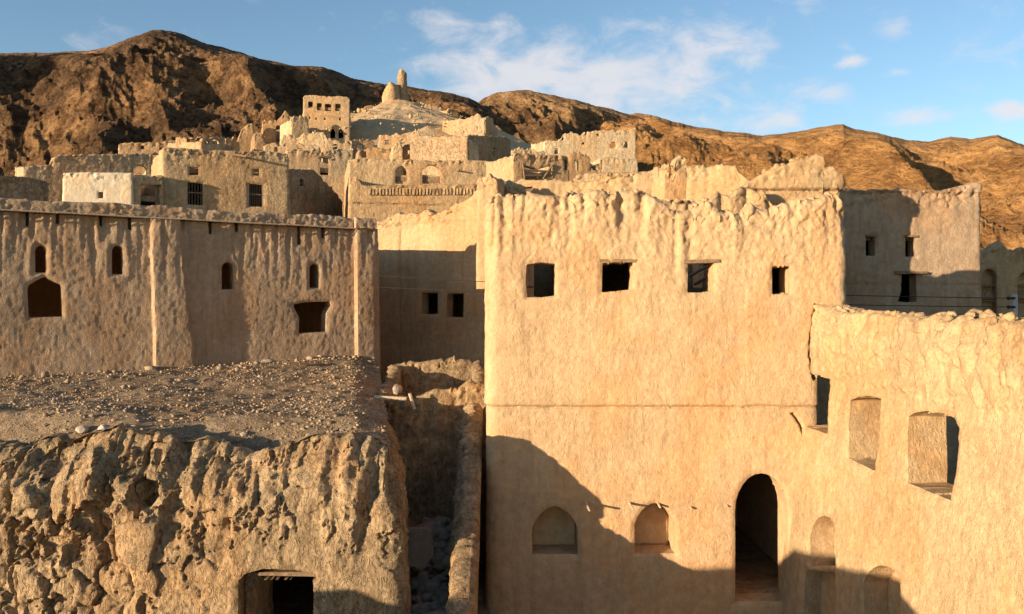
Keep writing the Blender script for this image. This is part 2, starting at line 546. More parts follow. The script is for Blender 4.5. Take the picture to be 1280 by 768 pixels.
# ------------------------------------------------------------------ the shell builder: an eroded earth wall along a path
def make_path(pts, res, radius=0.2, closed=False):
    P = [np.array(p, float) for p in pts]
    n = len(P)
    L = [np.linalg.norm(P[i + 1] - P[i]) for i in range(n - 1)]
    cum = np.concatenate([[0], np.cumsum(L)])
    S = []; XY = []; NN = []
    rs = res if hasattr(res, '__len__') else [res] * (n - 1)
    rad = radius if hasattr(radius, '__len__') else [radius] * n
    start = 0.0
    for k in range(n - 1):
        d = (P[k + 1] - P[k]) / L[k]
        nrm = np.array([d[1], -d[0]])
        if k < n - 2:
            d2 = (P[k + 2] - P[k + 1]) / L[k + 1]
            tl = min(rad[k + 1], L[k] * .45, L[k + 1] * .45)
        else:
            d2 = None; tl = 0
        a, b = start, L[k] - tl
        m = max(2, int(math.ceil((b - a) / rs[k])) + 1)
        q = np.linspace(a, b, m)
        for x in q:
            S.append(cum[k] + x); XY.append(P[k] + d * x); NN.append(nrm)
        if d2 is not None:
            n2 = np.array([d2[1], -d2[0]])
            A = P[k] + d * b; C = P[k + 1]; B = P[k + 1] + d2 * tl
            m = max(4, int(2 * tl / min(rs[k], rs[k + 1])))
            for i in range(1, m):
                t = i / m
                XY.append(A * (1 - t) ** 2 + C * 2 * t * (1 - t) + B * t * t)
                nn = nrm * (1 - t) + n2 * t
                NN.append(nn / np.linalg.norm(nn))
                S.append(cum[k] + b + t * 2 * tl)
        start = tl
    return np.array(S), np.array(XY), np.array(NN), cum


def seg_nearest(px, pz, poly):
    bd = np.full(px.shape, 1e9); bx = px.copy(); bz = pz.copy()
    n = len(poly)
    ins = np.zeros(px.shape, bool)
    for i in range(n):
        a = poly[i]; b = poly[(i + 1) % n]
        e = b - a; l2 = max(1e-9, e @ e)
        t = np.clip(((px - a[0]) * e[0] + (pz - a[1]) * e[1]) / l2, 0, 1)
        qx = a[0] + t * e[0]; qz = a[1] + t * e[1]
        d = np.hypot(px - qx, pz - qz)
        w = d < bd
        bd = np.where(w, d, bd); bx = np.where(w, qx, bx); bz = np.where(w, qz, bz)
        c = (a[1] > pz) != (b[1] > pz)
        with np.errstate(divide='ignore', invalid='ignore'):
            xc = (b[0] - a[0]) * (pz - a[1]) / (b[1] - a[1]) + a[0]
        ins ^= c & (px < xc)
    return bd, bx, bz, ins


def earth_disp(amp=1.0, runnel=1.0, run_len=1.0, run_f=3.5, fine=1.0, seed=0.0, extra=None, flake=1.0, chunk=1.0):
    def f(s, z, dtop, X, Y, Z):
        o = 0.045 * amp * fbm(X + seed, Y, Z, .55, 3)
        o = o + 0.022 * amp * fbm(X + seed, Y, Z, 2.2, 3)
        fl = fbm(X + seed + 9, Y, Z, 1.1, 6, .62)
        top = sstep(1.6, .2, dtop)
        o = o + 0.020 * flake * (.35 + .9 * top) * sstep(-.02, .03, fl + .12 - .25 * top)
        fl = fbm(X + seed + 19, Y, Z, 3.1, 5, .62)
        o = o - 0.016 * flake * (.4 + .9 * top) * sstep(.10, .16, fl)
        o = o - 0.020 * fine * np.abs(perlin(X * 7 + seed, Y * 7, Z * 4.5)) - 0.011 * fine * np.abs(perlin(X * 16 + seed, Y * 16, Z * 10))
        if runnel:
            ln = run_len * (0.55 + 0.9 * np.clip(.5 + perlin(s * 1.3, seed, 2.2), 0, 1))
            mk = sstep(1, 0, dtop / np.maximum(ln, .05))
            r = perlin(s * run_f + .35 * perlin(s * 2, z * 2, seed), z * .35, seed + 4.4) + .5 * perlin(s * run_f * 2.3, z * .5, seed + 8.1)
            r = np.where(r < 0, r * 1.5, r * .45)
            o = o + 0.12 * runnel * mk * r + 0.05 * runnel * mk * fbm(X, Y, Z + seed, 5, 3)
        w = np.where(dtop < .75)[0]
        if chunk and len(w):
            o = np.array(o)
            o[w] += chunk * sstep(.75, .1, dtop[w]) * sstep(-.25, .25, fbm(X[w] + seed, Y[w], Z[w], .9, 3) + .06) * chunks(X[w] + seed, Y[w], Z[w] * 1.3, 4.5, .07, .05)
        if extra is not None:
            o = o + extra(s, z, dtop, X, Y, Z)
        return o
    return f


def shell(name, mat, parent, pts, res, resz, top, zb, T=0.4, radius=.2, holes=(), niches=(), disp=None, batter=0.0, zref=None,
          rag=0.08, ragf=2.5, rnd=.12, seed=0.0, inner_amp=0.4, snap=.8, rim=.035, rimr=.12):
    S, XY, NN, cum = make_path(pts, res, radius)
    n = len(S)
    tz = top(S) + rag * fbm(S + seed * 3.1, seed, 0.0, ragf, 5, .65)
    tz = tz + rag * .55 * np.round(2.2 * fbm(S + seed * 1.7, seed, 5.0, ragf * 1.6, 3, .6)) / 1.6
    zb_a = zb(S) if callable(zb) else np.full(n, zb)
    mrows = int(max(3, math.ceil((tz.max() - zb_a.min()) / resz))) + 1
    jj = np.linspace(0, 1, mrows)
    s = np.repeat(S[:, None], mrows, 1).ravel()
    z = (zb_a[:, None] + (tz - zb_a)[:, None] * jj[None]).ravel()
    alive = np.ones((n - 1, mrows - 1), np.int32)          # 1 = wall, 0 = hole, k>=2 niche
    sg = s.reshape(n, mrows); zg = z.reshape(n, mrows)
    cs = (sg[:-1, :-1] + sg[1:, 1:]) / 2; cz = (zg[:-1, :-1] + zg[1:, :-1] + zg[:-1, 1:] + zg[1:, 1:]) / 4
    rimo = np.zeros(s.shape)
    allp = [(np.asarray(h), 0) for h in holes] + [(np.asarray(h), i + 2) for i, (h, d) in enumerate(niches)]
    r0 = max(np.median(np.diff(S)), resz)
    for poly, code in allp:
        mg = max(r0 * 2, rimr if rim else 0)
        lo = poly.min(0) - mg; hi = poly.max(0) + mg
        ci = np.where((cs > lo[0]) & (cs < hi[0]) & (cz > lo[1]) & (cz < hi[1]))
        if len(ci[0]):
            _, _, _, ins = seg_nearest(cs[ci], cz[ci], poly)
            sub = alive[ci]; sub[ins] = code; alive[ci] = sub
        vi = np.where((s > lo[0]) & (s < hi[0]) & (z > lo[1]) & (z < hi[1]))[0]
        if len(vi):
            d, bx, bz, ins = seg_nearest(s[vi], z[vi], poly)
            w = d < snap * r0
            s[vi[w]] = bx[w]; z[vi[w]] = bz[w]
            d = np.where(w, 0, d)
            if rim: rimo[vi] = np.maximum(rimo[vi], np.where(ins & ~w, 0, rim * np.clip(1 - d / rimr, 0, 1) ** 2))
    s = np.clip(s, S[0], S[-1])
    x = np.interp(s, S, XY[:, 0]); y = np.interp(s, S, XY[:, 1])
    nx = np.interp(s, S, NN[:, 0]); ny = np.interp(s, S, NN[:, 1])
    tt = np.interp(s, S, tz)
    dtop = np.maximum(0, tt - z)
    zr = zref if zref is not None else tz.max()
    bo = batter * (zr - z)
    o = bo + (disp(s, z, dtop, x, y, z) if disp is not None else 0) - rimo
    if rnd:
        q = np.clip(1 - dtop / rnd, 0, 1)
        o = o - rnd * (1 - np.sqrt(1 - np.minimum(q, .999) ** 2)) * .9
    nv = len(s)
    Vf = np.stack([x + nx * o, y + ny * o, z], 1)
    oi = -T + bo + inner_amp * .05 * fbm(x, y, z + 40, 1.5, 2)
    if rnd:
        oi = oi + np.minimum(rnd * (1 - np.sqrt(1 - np.minimum(q, .999) ** 2)) * .9, T * .4)
    Vi = np.stack([x + nx * oi, y + ny * oi, z - 0.02 * (dtop < 1e-6)], 1)
    V = [Vf, Vi]
    idx = np.arange(nv).reshape(n, mrows)
    a = idx[:-1, :-1]; b = idx[1:, :-1]; c = idx[1:, 1:]; d = idx[:-1, 1:]
    F = []
    wall = alive == 1
    F.append(np.stack([a[wall], b[wall], c[wall], d[wall]], 1))
    inn = alive != 0
    F.append(np.stack([a[inn], d[inn], c[inn], b[inn]], 1) + nv)
    base = 2 * nv

    def bridge(maskA, off, rest):
        """edges between cells in maskA (solid) and its complement in rest; joins front layer to the layer at offset off"""
        G = []
        # vertical edges (between column i-1 and i)
        A = np.zeros((n + 1, mrows - 1), bool); A[1:n] = maskA
        B = np.zeros((n + 1, mrows - 1), bool); B[1:n] = rest
        L, R = A[:-1], A[1:]; RL, RR = B[:-1], B[1:]
        for (m, flip) in ((L & RR, 0), (R & RL, 1)):
            i, j = np.where(m)
            p, q_ = idx[i, j], idx[i, j + 1]
            G.append(np.stack([p, p + off, q_ + off, q_], 1) if not flip else np.stack([q_, q_ + off, p + off, p], 1))
        A = np.zeros((n - 1, mrows + 1), bool); A[:, 1:mrows] = maskA
        B = np.zeros((n - 1, mrows + 1), bool); B[:, 1:mrows] = rest
        D_, U_ = A[:, :-1], A[:, 1:]; RD, RU = B[:, :-1], B[:, 1:]
        for (m, flip) in ((D_ & RU, 1), (U_ & RD, 0)):
            i, j = np.where(m)
            p, q_ = idx[i, j], idx[i + 1, j]
            G.append(np.stack([p, p + off, q_ + off, q_], 1) if flip == 0 else np.stack([q_, q_ + off, p + off, p], 1))
        return G
    holes_m = alive == 0
    BR = list(bridge(wall, nv, holes_m))
    # outer border: ends, top
    i = np.arange(n - 1)
    j = np.arange(mrows - 1)
    tp = idx[:, -1]
    m = alive[:, -1] != 0
    F.append(np.stack([tp[:-1], tp[1:], tp[1:] + nv, tp[:-1] + nv], 1)[m])
    for col in (0, n - 1):
        cidx = idx[col]
        mm = alive[min(col, n - 2)] != 0
        q4 = np.stack([cidx[:-1], cidx[1:], cidx[1:] + nv, cidx[:-1] + nv], 1)
        F.append((q4 if col == 0 else q4[:, ::-1])[mm])
    for k, (h, dep) in enumerate(niches):
        mk = alive == k + 2
        if not mk.any(): continue
        used = np.zeros((n, mrows), bool)
        used[:-1, :-1] |= mk; used[1:, :-1] |= mk; used[1:, 1:] |= mk; used[:-1, 1:] |= mk
        Vn = Vf.copy(); Vn[:, 0] -= nx * dep; Vn[:, 1] -= ny * dep
        # copy full layer (compacted below)
        V.append(Vn)
        F.append(np.stack([a[mk], b[mk], c[mk], d[mk]], 1) + base)
        BR += bridge(wall, base, mk)
        base += nv
    V = np.concatenate(V)
    BR = [b_ for b_ in BR if len(b_)]
    if BR:
        BR = np.concatenate(BR)
        K = 5
        # each quad runs p -> p+off (depth) -> q+off -> q ; orientation may be reversed, the first and last or middle two share a layer
        pa, pb, pc, pd = BR[:, 0], BR[:, 1], BR[:, 2], BR[:, 3]
        ea = np.concatenate([np.stack([pa, pb], 1), np.stack([pd, pc], 1)])
        ue, inv_e = np.unique(ea, axis=0, return_inverse=True)
        inv_e = inv_e.reshape(-1)
        t_ = np.linspace(0, 1, K + 1)
        P_ = V[ue[:, 0]][:, None] * (1 - t_)[None, :, None] + V[ue[:, 1]][:, None] * t_[None, :, None]
        w_ = (np.sin(t_ * math.pi) ** .6)[None, :]
        q_ = P_.reshape(-1, 3)
        nz = np.stack([fbm(q_[:, 0] + 3 * i_, q_[:, 1], q_[:, 2] + 7 * i_, 4.0, 4, .6) for i_ in range(3)], 1).reshape(P_.shape)
        P_ = P_ + nz * w_[..., None] * .045 * min(1.5, max(1.0, r0 / .03))
        b0 = len(V)
        V = np.concatenate([V, P_.reshape(-1, 3)])
        m_ = len(BR)
        ia, id_ = inv_e[:m_] * (K + 1) + b0, inv_e[m_:] * (K + 1) + b0
        for k_ in range(K):
            F.append(np.stack([ia + k_, ia + k_ + 1, id_ + k_ + 1, id_ + k_], 1))
    F = np.concatenate(F)
    use, inv = np.unique(F, return_inverse=True)
    V = V[use]; F = inv.reshape(F.shape)
    return mesh_obj(name, V, F, mat, parent)


def px_top(plane, pts):
    """list of (u, v) on the wall's top -> function s -> z"""
    q = np.array([plane.px(u, v) for u, v in pts])
    q = q[np.argsort(q[:, 0])]
    return lambda s: np.interp(s, q[:, 0], q[:, 1])


def grid_sheet(name, mat, parent, x0, x1, y0, y1, res, zf, keep=None):
    nx = max(2, int((x1 - x0) / res) + 1); ny = max(2, int((y1 - y0) / res) + 1)
    X, Y = np.meshgrid(np.linspace(x0, x1, nx), np.linspace(y0, y1, ny), indexing='ij')
    Z = zf(X, Y)
    V = np.stack([X, Y, Z], -1).reshape(-1, 3)
    idx = np.arange(nx * ny).reshape(nx, ny)
    F = np.stack([idx[:-1, :-1], idx[1:, :-1], idx[1:, 1:], idx[:-1, 1:]], -1).reshape(-1, 4)
    if keep is not None:
        c = V[F].mean(1)
        F = F[keep(c[:, 0], c[:, 1])]
        use, inv = np.unique(F, return_inverse=True)
        V = V[use]; F = inv.reshape(F.shape)
    return mesh_obj(name, V, F, mat, parent)


def slab(name, mat, parent, corners, ztop, th=.25):
    c = [np.array(p) for p in corners]
    V = [(*p, ztop - th) for p in c] + [(*p, ztop) for p in c]
    n = len(c)
    F = [tuple(range(n))[::-1], tuple(range(n, 2 * n))] + [(i, (i + 1) % n, n + (i + 1) % n, n + i) for i in range(n)]
    return mesh_obj(name, np.array(V), F, mat, parent, smooth=False)


# ------------------------------------------------------------------ ground and terrain
_gy = [-200, 14.7, 15.5, 20, 24, 30, 40, 50, 62, 75, 90, 110, 130, 160, 200, 400]
_gz = [-.5, -.5, -.04, 0, .8, 2.5, 4.6, 7.2, 10.5, 14.5, 18.5, 25, 31, 34, 34, 30]


def ground_z(X, Y):
    h = np.interp(Y, _gy, _gz)
    side = sstep(18, 60, np.abs(np.asarray(X) + 5))
    h = h * (1 - .35 * side)
    h = h * (1 - .72 * sstep(14, 30, np.asarray(X)) * sstep(24, 34, Y) * sstep(300, 140, Y))
    h = h + sstep(10, 40, Y) * .5 * fbm(X, Y, 0.0, .12, 3)
    return h + .04 * fbm(X, Y, 3.0, .8, 3)


def ground():
    xs = np.unique(np.concatenate([np.linspace(-700, -60, 33), np.linspace(-60, 60, 161), np.linspace(60, 700, 33)]))
    ys = np.unique(np.concatenate([np.linspace(-700, -10, 24), np.linspace(-10, 170, 241), np.linspace(170, 900, 30)]))
    X, Y = np.meshgrid(xs, ys, indexing='ij')
    V = np.stack([X, Y, ground_z(X, Y)], -1).reshape(-1, 3)
    idx = np.arange(V.shape[0]).reshape(X.shape)
    F = np.stack([idx[:-1, :-1], idx[1:, :-1], idx[1:, 1:], idx[:-1, 1:]], -1).reshape(-1, 4)
    o = mesh_obj('ground', V, F, M['ground'])
    tag(o, 'bare earth lanes and rising slope under the old village', 'ground', kind='structure')


ground()


def mountain(name, label, mat, ridge, yf, yr, u0, u1, nu, nt_, zfoot, amp, fr, seed, spur=None, back=1.25, slope=1.05, strata=1.3):
    ru = np.array([p[0] for p in ridge], float); rv = np.array([p[1] for p in ridge], float)
    di, do = max(u0, -40), min(u1, 1320)
    us = np.unique(np.concatenate([np.linspace(u0, di, 40), np.linspace(di, do, nu), np.linspace(do, u1, 40)]))
    t = np.concatenate([np.linspace(0, 1, nt_), np.linspace(1, back, 14)[1:]])
    U, T_ = np.meshgrid(us, t, indexing='ij')
    yrr = yr(U) if callable(yr) else yr + 0 * U
    Y = yf + T_ * (yrr - yf)
    X = (U - 640) / 1000 * Y
    vj = 2.2 * fbm(U, seed, 0.0, .035, 4, .6) + 1.3 * np.abs(fbm(U, seed, 4.0, .11, 4, .6))
    zr = EYE - (np.interp(U, ru, rv) + vj - HZ) / 1000 * yrr
    tt = np.minimum(T_, 1)
    zf = zfoot
    H = zr - zf
    prof = tt ** slope
    Z = zf + H * prof
    fade = sstep(1.0, .80, T_) * sstep(0, .12, T_)
    wx = X + 12 * fbm(X, Y, seed, .015, 2); wy = Y + 12 * fbm(X, Y, seed + 5, .015, 2)
    rd = ridged(wx, wy * .7, Z * .5 + seed, fr, 3, .5)
    Z = Z + amp * (rd - .25) * fade
    dx_ = X * .8 + Z * .5; 
    Z = Z + amp * .30 * fade * (ridged(dx_, Y * .5, Z * .35 + seed, fr * 2.6, 3, .5) - .2)
    Z = Z + amp * .16 * (fade * .85 + .15 * (T_ < 1)) * (ridged(dx_ + 4, Y * .5, Z * .5 + seed, fr * 7, 3, .55) - .2)
    # slanting rock strata
    c = (X * .75 + Y * .55) + 9 * fbm(X, Y, Z + seed, .02, 3)
    st = ridged(c * .10, X * .012, seed, 1.0, 4, .6)
    Z = Z + strata * st * (fade * .85 + .15)
    Z = Z + amp * .075 * ridged(X, Y * .5, Z, fr * 17, 4, .6)
    if spur is not None:
        dz, dy = spur(U, T_, X, Y, Z)
        Z = Z + dz
    # nothing on the face rises above the crest behind it
    lim = EYE + (zr - EYE) * (Y / yrr) * (1.0 - .02 * (1 - tt))
    over = Z - lim
    k = 3.0
    Z = np.where(T_ <= 1, np.where(over > -k, lim - k * np.exp(np.clip(-(over + k) / k, -20, 0)) + .05 * over, Z), Z)
    bk = np.maximum(T_ - 1, 0)
    Z = Z - bk * H * 1.6
    V = np.stack([X, Y, Z], -1).reshape(-1, 3)
    idx = np.arange(V.shape[0]).reshape(U.shape)
    F = np.stack([idx[:-1, :-1], idx[1:, :-1], idx[1:, 1:], idx[:-1, 1:]], -1).reshape(-1, 4)
    o = mesh_obj(name, V, F, mat, None, True, None)
    tag(o, label, 'mountain', kind='structure')
    return o


def left_spur(U, T_, X, Y, Z):
    # crest that runs down from the summit towards the village; broad sunny flank on its left, steep dark one on its right
    c = np.interp(1 - T_, [0, .25, .6, 1.0], [240, 268, 318, 372])
    c = c + 34 * fbm(X, Y, Z + 9.0, .022, 4)
    d = U - c
    ad = np.sqrt(d * d + 64) - 8
    left = np.exp(-ad / 75.0)
    right = np.exp(-ad / 30.0)
    w = np.sin(np.clip(T_, 0, 1) * math.pi) ** .8
    dz = 17 * w * np.where(d < 0, left, right)
    # gully left of the sunny flank
    c2 = np.interp(1 - T_, [0, .3, .7, 1.0], [195, 185, 205, 240])
    c3 = np.interp(1 - T_, [0, .4, 1.0], [60, 95, 150])
    d3 = U - c3 - 40 * fbm(X, Y, Z + 3, .022, 4)
    ad3 = np.sqrt(d3 * d3 + 100) - 10
    dz = dz + 8 * w * np.exp(-np.where(d3 < 0, ad3 / 60., ad3 / 36.))
    return dz, 0


L1 = [(-700, 60), (-260, 92), (-100, 74), (0, 67), (47, 67), (100, 64), (125, 61), (150, 53), (166, 46), (187, 38), (203, 38), (215, 40), (232, 46), (250, 54), (287, 64), (330, 74), (369, 82), (390, 82), (404, 84),
      (425, 92), (443, 99), (480, 105), (512, 110), (545, 115), (568, 118), (585, 122), (598, 129), (625, 150), (700, 200), (800, 240)]
L2 = [(480, 190), (540, 168), (585, 138), (598, 126), (606, 120), (619, 115), (652, 112), (691, 117), (720, 124), (744, 131), (770, 138), (796, 145), (830, 155), (880, 172), (940, 195), (1040, 230)]
L3 = [(640, 180), (740, 150), (796, 143), (822, 148), (860, 158), (905, 165), (947, 171), (975, 170), (998, 167), (1024, 161), (1054, 158), (1070, 164), (1090, 168), (1112, 173), (1136, 178), (1162, 179), (1175, 176), (1188, 174),
      (1214, 177), (1232, 173), (1247, 170), (1264, 177), (1280, 183), (1340, 195), (1500, 170), (1900, 200)]
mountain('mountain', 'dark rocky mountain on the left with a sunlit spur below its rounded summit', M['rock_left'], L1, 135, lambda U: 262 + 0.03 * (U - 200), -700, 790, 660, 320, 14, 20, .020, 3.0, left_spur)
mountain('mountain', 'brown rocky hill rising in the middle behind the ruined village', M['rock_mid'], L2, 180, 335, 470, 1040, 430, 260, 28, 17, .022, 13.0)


def right_spur(U, T_, X, Y, Z):
    w = np.sin(np.clip(T_, 0, 1) * math.pi) ** .7
    dz = 0
    for (a, b, s_l, s_r, h) in ((1050, 1140, 60, 22, 34), (1190, 1290, 60, 35, 26), (900, 990, 70, 40, 22), (1330, 1420, 70, 40, 30)):
        c = a + (b - a) * (1 - T_) + 14 * fbm(X, Y, a * .1, .015, 3)
        d = U - c - 60 * fbm(X, Y, Z + a, .010, 5)
        ad = np.sqrt(d * d + 144) - 12
        dz = dz + .5 * h * w * np.exp(-np.where(d < 0, ad / s_l, ad / s_r))
    return dz, 0


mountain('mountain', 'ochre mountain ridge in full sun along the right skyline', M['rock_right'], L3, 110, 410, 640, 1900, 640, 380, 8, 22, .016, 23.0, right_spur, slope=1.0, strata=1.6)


def side_hill():
    # hill outside the picture on the left, whose shadow lies on the mountain's foot
    n = 120
    xs = np.linspace(-430, -190, n); ys = np.linspace(-60, 210, n)
    X, Y = np.meshgrid(xs, ys, indexing='ij')
    R = np.hypot((X + 312) / 85, (Y - 82) / 120)
    Z = -4 + 104 * np.clip(1 - R ** 1.7, -.1, None) + 9 * ridged(X, Y, 2.0, .02, 5) * np.clip(1.2 - R, 0, 1)
    V = np.stack([X, Y, Z], -1).reshape(-1, 3)
    idx = np.arange(n * n).reshape(n, n)
    F = np.stack([idx[:-1, :-1], idx[1:, :-1], idx[1:, 1:], idx[:-1, 1:]], -1).reshape(-1, 4)
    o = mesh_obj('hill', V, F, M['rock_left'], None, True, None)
    tag(o, 'rocky side hill west of the village', 'hill', kind='structure')


side_hill()


def mound():
    # pale scree cone below the tower
    c = at(498, 140, 122)
    xs = np.linspace(-52, 18, 230); ys = np.linspace(62, 150, 230)
    X, Y = np.meshgrid(xs, ys, indexing='ij')
    cx, cy = c[0], 124.0
    dx = X - cx; dy = Y - cy
    R = np.hypot(np.where(dx > 0, dx / 1.25, dx / .80), dy / 1.35)
    top = EYE - (133 - HZ) / 1000 * 124
    R = R * (1 + .10 * fbm(X, Y, 8.0, .08, 3))
    Z = top - np.maximum(0, R - 3.2) * .50 - np.maximum(0, R - 16) * .25 - .35 * np.maximum(0, ridged(np.arctan2(dy, dx) * 5, R * .05, 3.0, 1.0, 3)) * sstep(3, 8, R) - .4 * np.minimum(R, 3) * .2 + .5 * fbm(X, Y, 1.0, .25, 4) + .25 * fbm(X, Y, 2, 1.0, 3)
    V = np.stack([X, Y, Z], -1).reshape(-1, 3)
    idx = np.arange(V.shape[0]).reshape(X.shape)
    F = np.stack([idx[:-1, :-1], idx[1:, :-1], idx[1:, 1:], idx[:-1, 1:]], -1).reshape(-1, 4)
    o = mesh_obj('mound', V, F, M['mound'])
    tag(o, 'pale sandy mound carrying the ruined watchtower', 'mound', kind='structure')
    return lambda x, y: float(top - max(0, math.hypot((x - cx) / (1.25 if x > cx else .8), (y - cy) / 1.35) - 3.2) * .5)


mound_z = mound()

# ------------------------------------------------------------------ generic village house
HN = [0]


M['far_b'] = mud('far_ochre_plaster', (.50, .335, .18), var=.16, scale=.5, bump=.8, fine=12, stain=.4, crack=.5)
M['far_c'] = mud('far_dun_plaster', (.50, .375, .235), var=.14, scale=.55, bump=.8, fine=11, stain=.42, crack=.5)


def house(name, label, cat, a, b, top, depth, holes=(), niches=(), zb=None, T=.4, mat='far', roof=1.0, runnel=.8, rag=.10, res=None,
          group='mud houses of the old village', back_top=None, rnd=.09, radius=.12, batter=.015, amp=.7, ragf=1.6, seed=None, run_f=2.0, extra=None):
    HN[0] += 1
    seed = HN[0] * 3.7 if seed is None else seed
    A = gx(*a); B = gx(*b)
    d = (B - A) / np.linalg.norm(B - A); nin = np.array([-d[1], d[0]])
    RL = A + nin * depth; RR = B + nin * depth
    base = float(min(ground_z(A[0], A[1]), ground_z(B[0], B[1]), ground_z(RL[0], RL[1]))) - .5 if zb is None else zb
    if mat == 'far': mat = ('far', 'far_b', 'far_c')[HN[0] % 3]
    pts = [RL, A, B, RR, RL + d * .02]
    LL = np.linalg.norm(B - A)
    Ym = (a[1] + b[1]) / 2
    r = res or max(.04, Ym * .00145)
    pl = Plane(A, B, depth)
    tf = px_top(pl, top)
    zl, zr_ = float(tf(depth)), float(tf(depth + LL))
    bt = back_top if back_top is not None else (zl + zr_) / 2

    def topf(S):
        o = tf(S)
        o = np.where(S < depth, bt + (zl - bt) * np.clip(S / depth, 0, 1), o)
        q = S - depth - LL
        o = np.where(q > 0, zr_ + (bt - zr_) * np.clip(q / depth, 0, 1), o)
        return o
    loc = (*(A + B) / 2, base)
    root = thing(name, label, cat, loc, group)
    shell('wall', M[mat], root, pts, [r * 1.6, r, r * 1.6, r * 2.5], r, topf, base, T, radius, [pl.poly(h) for h in holes],
          [(pl.poly(h[0]), h[1]) for h in niches], earth_disp(amp * .8, runnel, .9, run_f, .7, seed, extra, .9, 1.4), batter, None, rag, ragf, rnd, seed)
    if roof is not None:
        mn = min(float(np.min(topf(np.linspace(0, 2 * depth + LL, 60)))) - rag, 1e9)
        q = T * .5
        cs = [RL + d * q - nin * q, A + d * q + nin * q, B - d * q + nin * q, RR - d * q - nin * q]
        slab('roof', M['roof'], root, cs, mn - roof, .3)
    return root, pl


def lintel(root, pl, u0, u1, v, th=.1, mat='greywood', out=.04, over=.1, name='lintel', dep=.2):
    p = pl.pt(u0, v, out - dep / 2 + .03); q = pl.pt(u1, v, out - dep / 2 + .03)
    p = np.array(p); q = np.array(q); d = (q - p); L = np.linalg.norm(d); c = (p + q) / 2
    mb = MB(); mb.box(c, (L + 2 * over, dep, th), pl.d, jit=.008)
    return mb.build(name, M[mat], root)


def framed_window(root, pl, u0, v0, u1, v1, n=5, mat='greywood', rail=True):
    p = pl.pt(u0, v0, -.06); q = pl.pt(u1, v1, -.06)
    w = np.hypot(q[0] - p[0], q[1] - p[1]); h = p[2] - q[2]; c = (np.array(p) + np.array(q)) / 2
    ax = pl.d
    fr = MB(); e = w * .07
    for sgn in (-1, 1):
        fr.box(c + np.array([*(ax * sgn * (w / 2 - e / 2)), 0]), (e, .1, h), ax)
        fr.box(c + np.array([0, 0, sgn * (h / 2 + e / 2)]), (w + e, .12, e), ax)
    f = fr.build('window_frame', M[mat], root)
    b = MB()
    for i in range(n):
        b.box(c + np.array([*(ax * (-(w / 2) + w * (i + 1) / (n + 1))), 0]) - np.array([*(pl.n * .02), 0]), (w * .035, .03, h), ax)
    if rail:
        b.box(c + np.array([*(pl.n * .02), h * .05]), (w - 2 * e, .04, e * .9), ax)
    b.build('window_bars', M['wood'], f)
    return f


def lumps(root, pl, tf, spots, extra_n, name, mat, seed, small=.05, back=.3):
    # crumbled lumps of mud left standing along the top of a wall, one part
    r = np.random.default_rng(seed)
    V = []; F = []; nv = 0
    items = [(pl.px(u, 400)[0], sz) for u, sz in spots]
    lo = pl.s0; hi = pl.s0 + pl.L
    items += [(r.uniform(lo, hi), small * r.uniform(.5, 1.4)) for _ in range(extra_n)]
    for q, sz in items:
        vv = IV2.copy()
        o = r.uniform(0, 60)
        d = 1 + .5 * fbm(vv[:, 0] + o, vv[:, 1], vv[:, 2], 1.3, 3) + .25 * fbm(vv[:, 0] + o, vv[:, 1], vv[:, 2], 4, 2)
        vv = vv * d[:, None] * np.array([sz * r.uniform(.8, 1.3), sz * r.uniform(.9, 1.5), sz * r.uniform(.7, 1.15)])
        z = float(tf(np.array([q]))[0]) if True else 0
        p = pl.A + pl.d * (q - pl.s0) + pl.n * (pl.b * (pl.zref - z) - r.uniform(.08, back))
        V.append(vv + np.array([p[0], p[1], z + sz * .12])); F.append(IF2 + nv); nv += len(vv)
    o = mesh_obj(name, np.concatenate(V), np.concatenate(F), mat, root, True, 40)
    return tag(o, kind='stuff')


# ================================================================== MAIN TWO-STOREY HOUSE
YM = 15.0


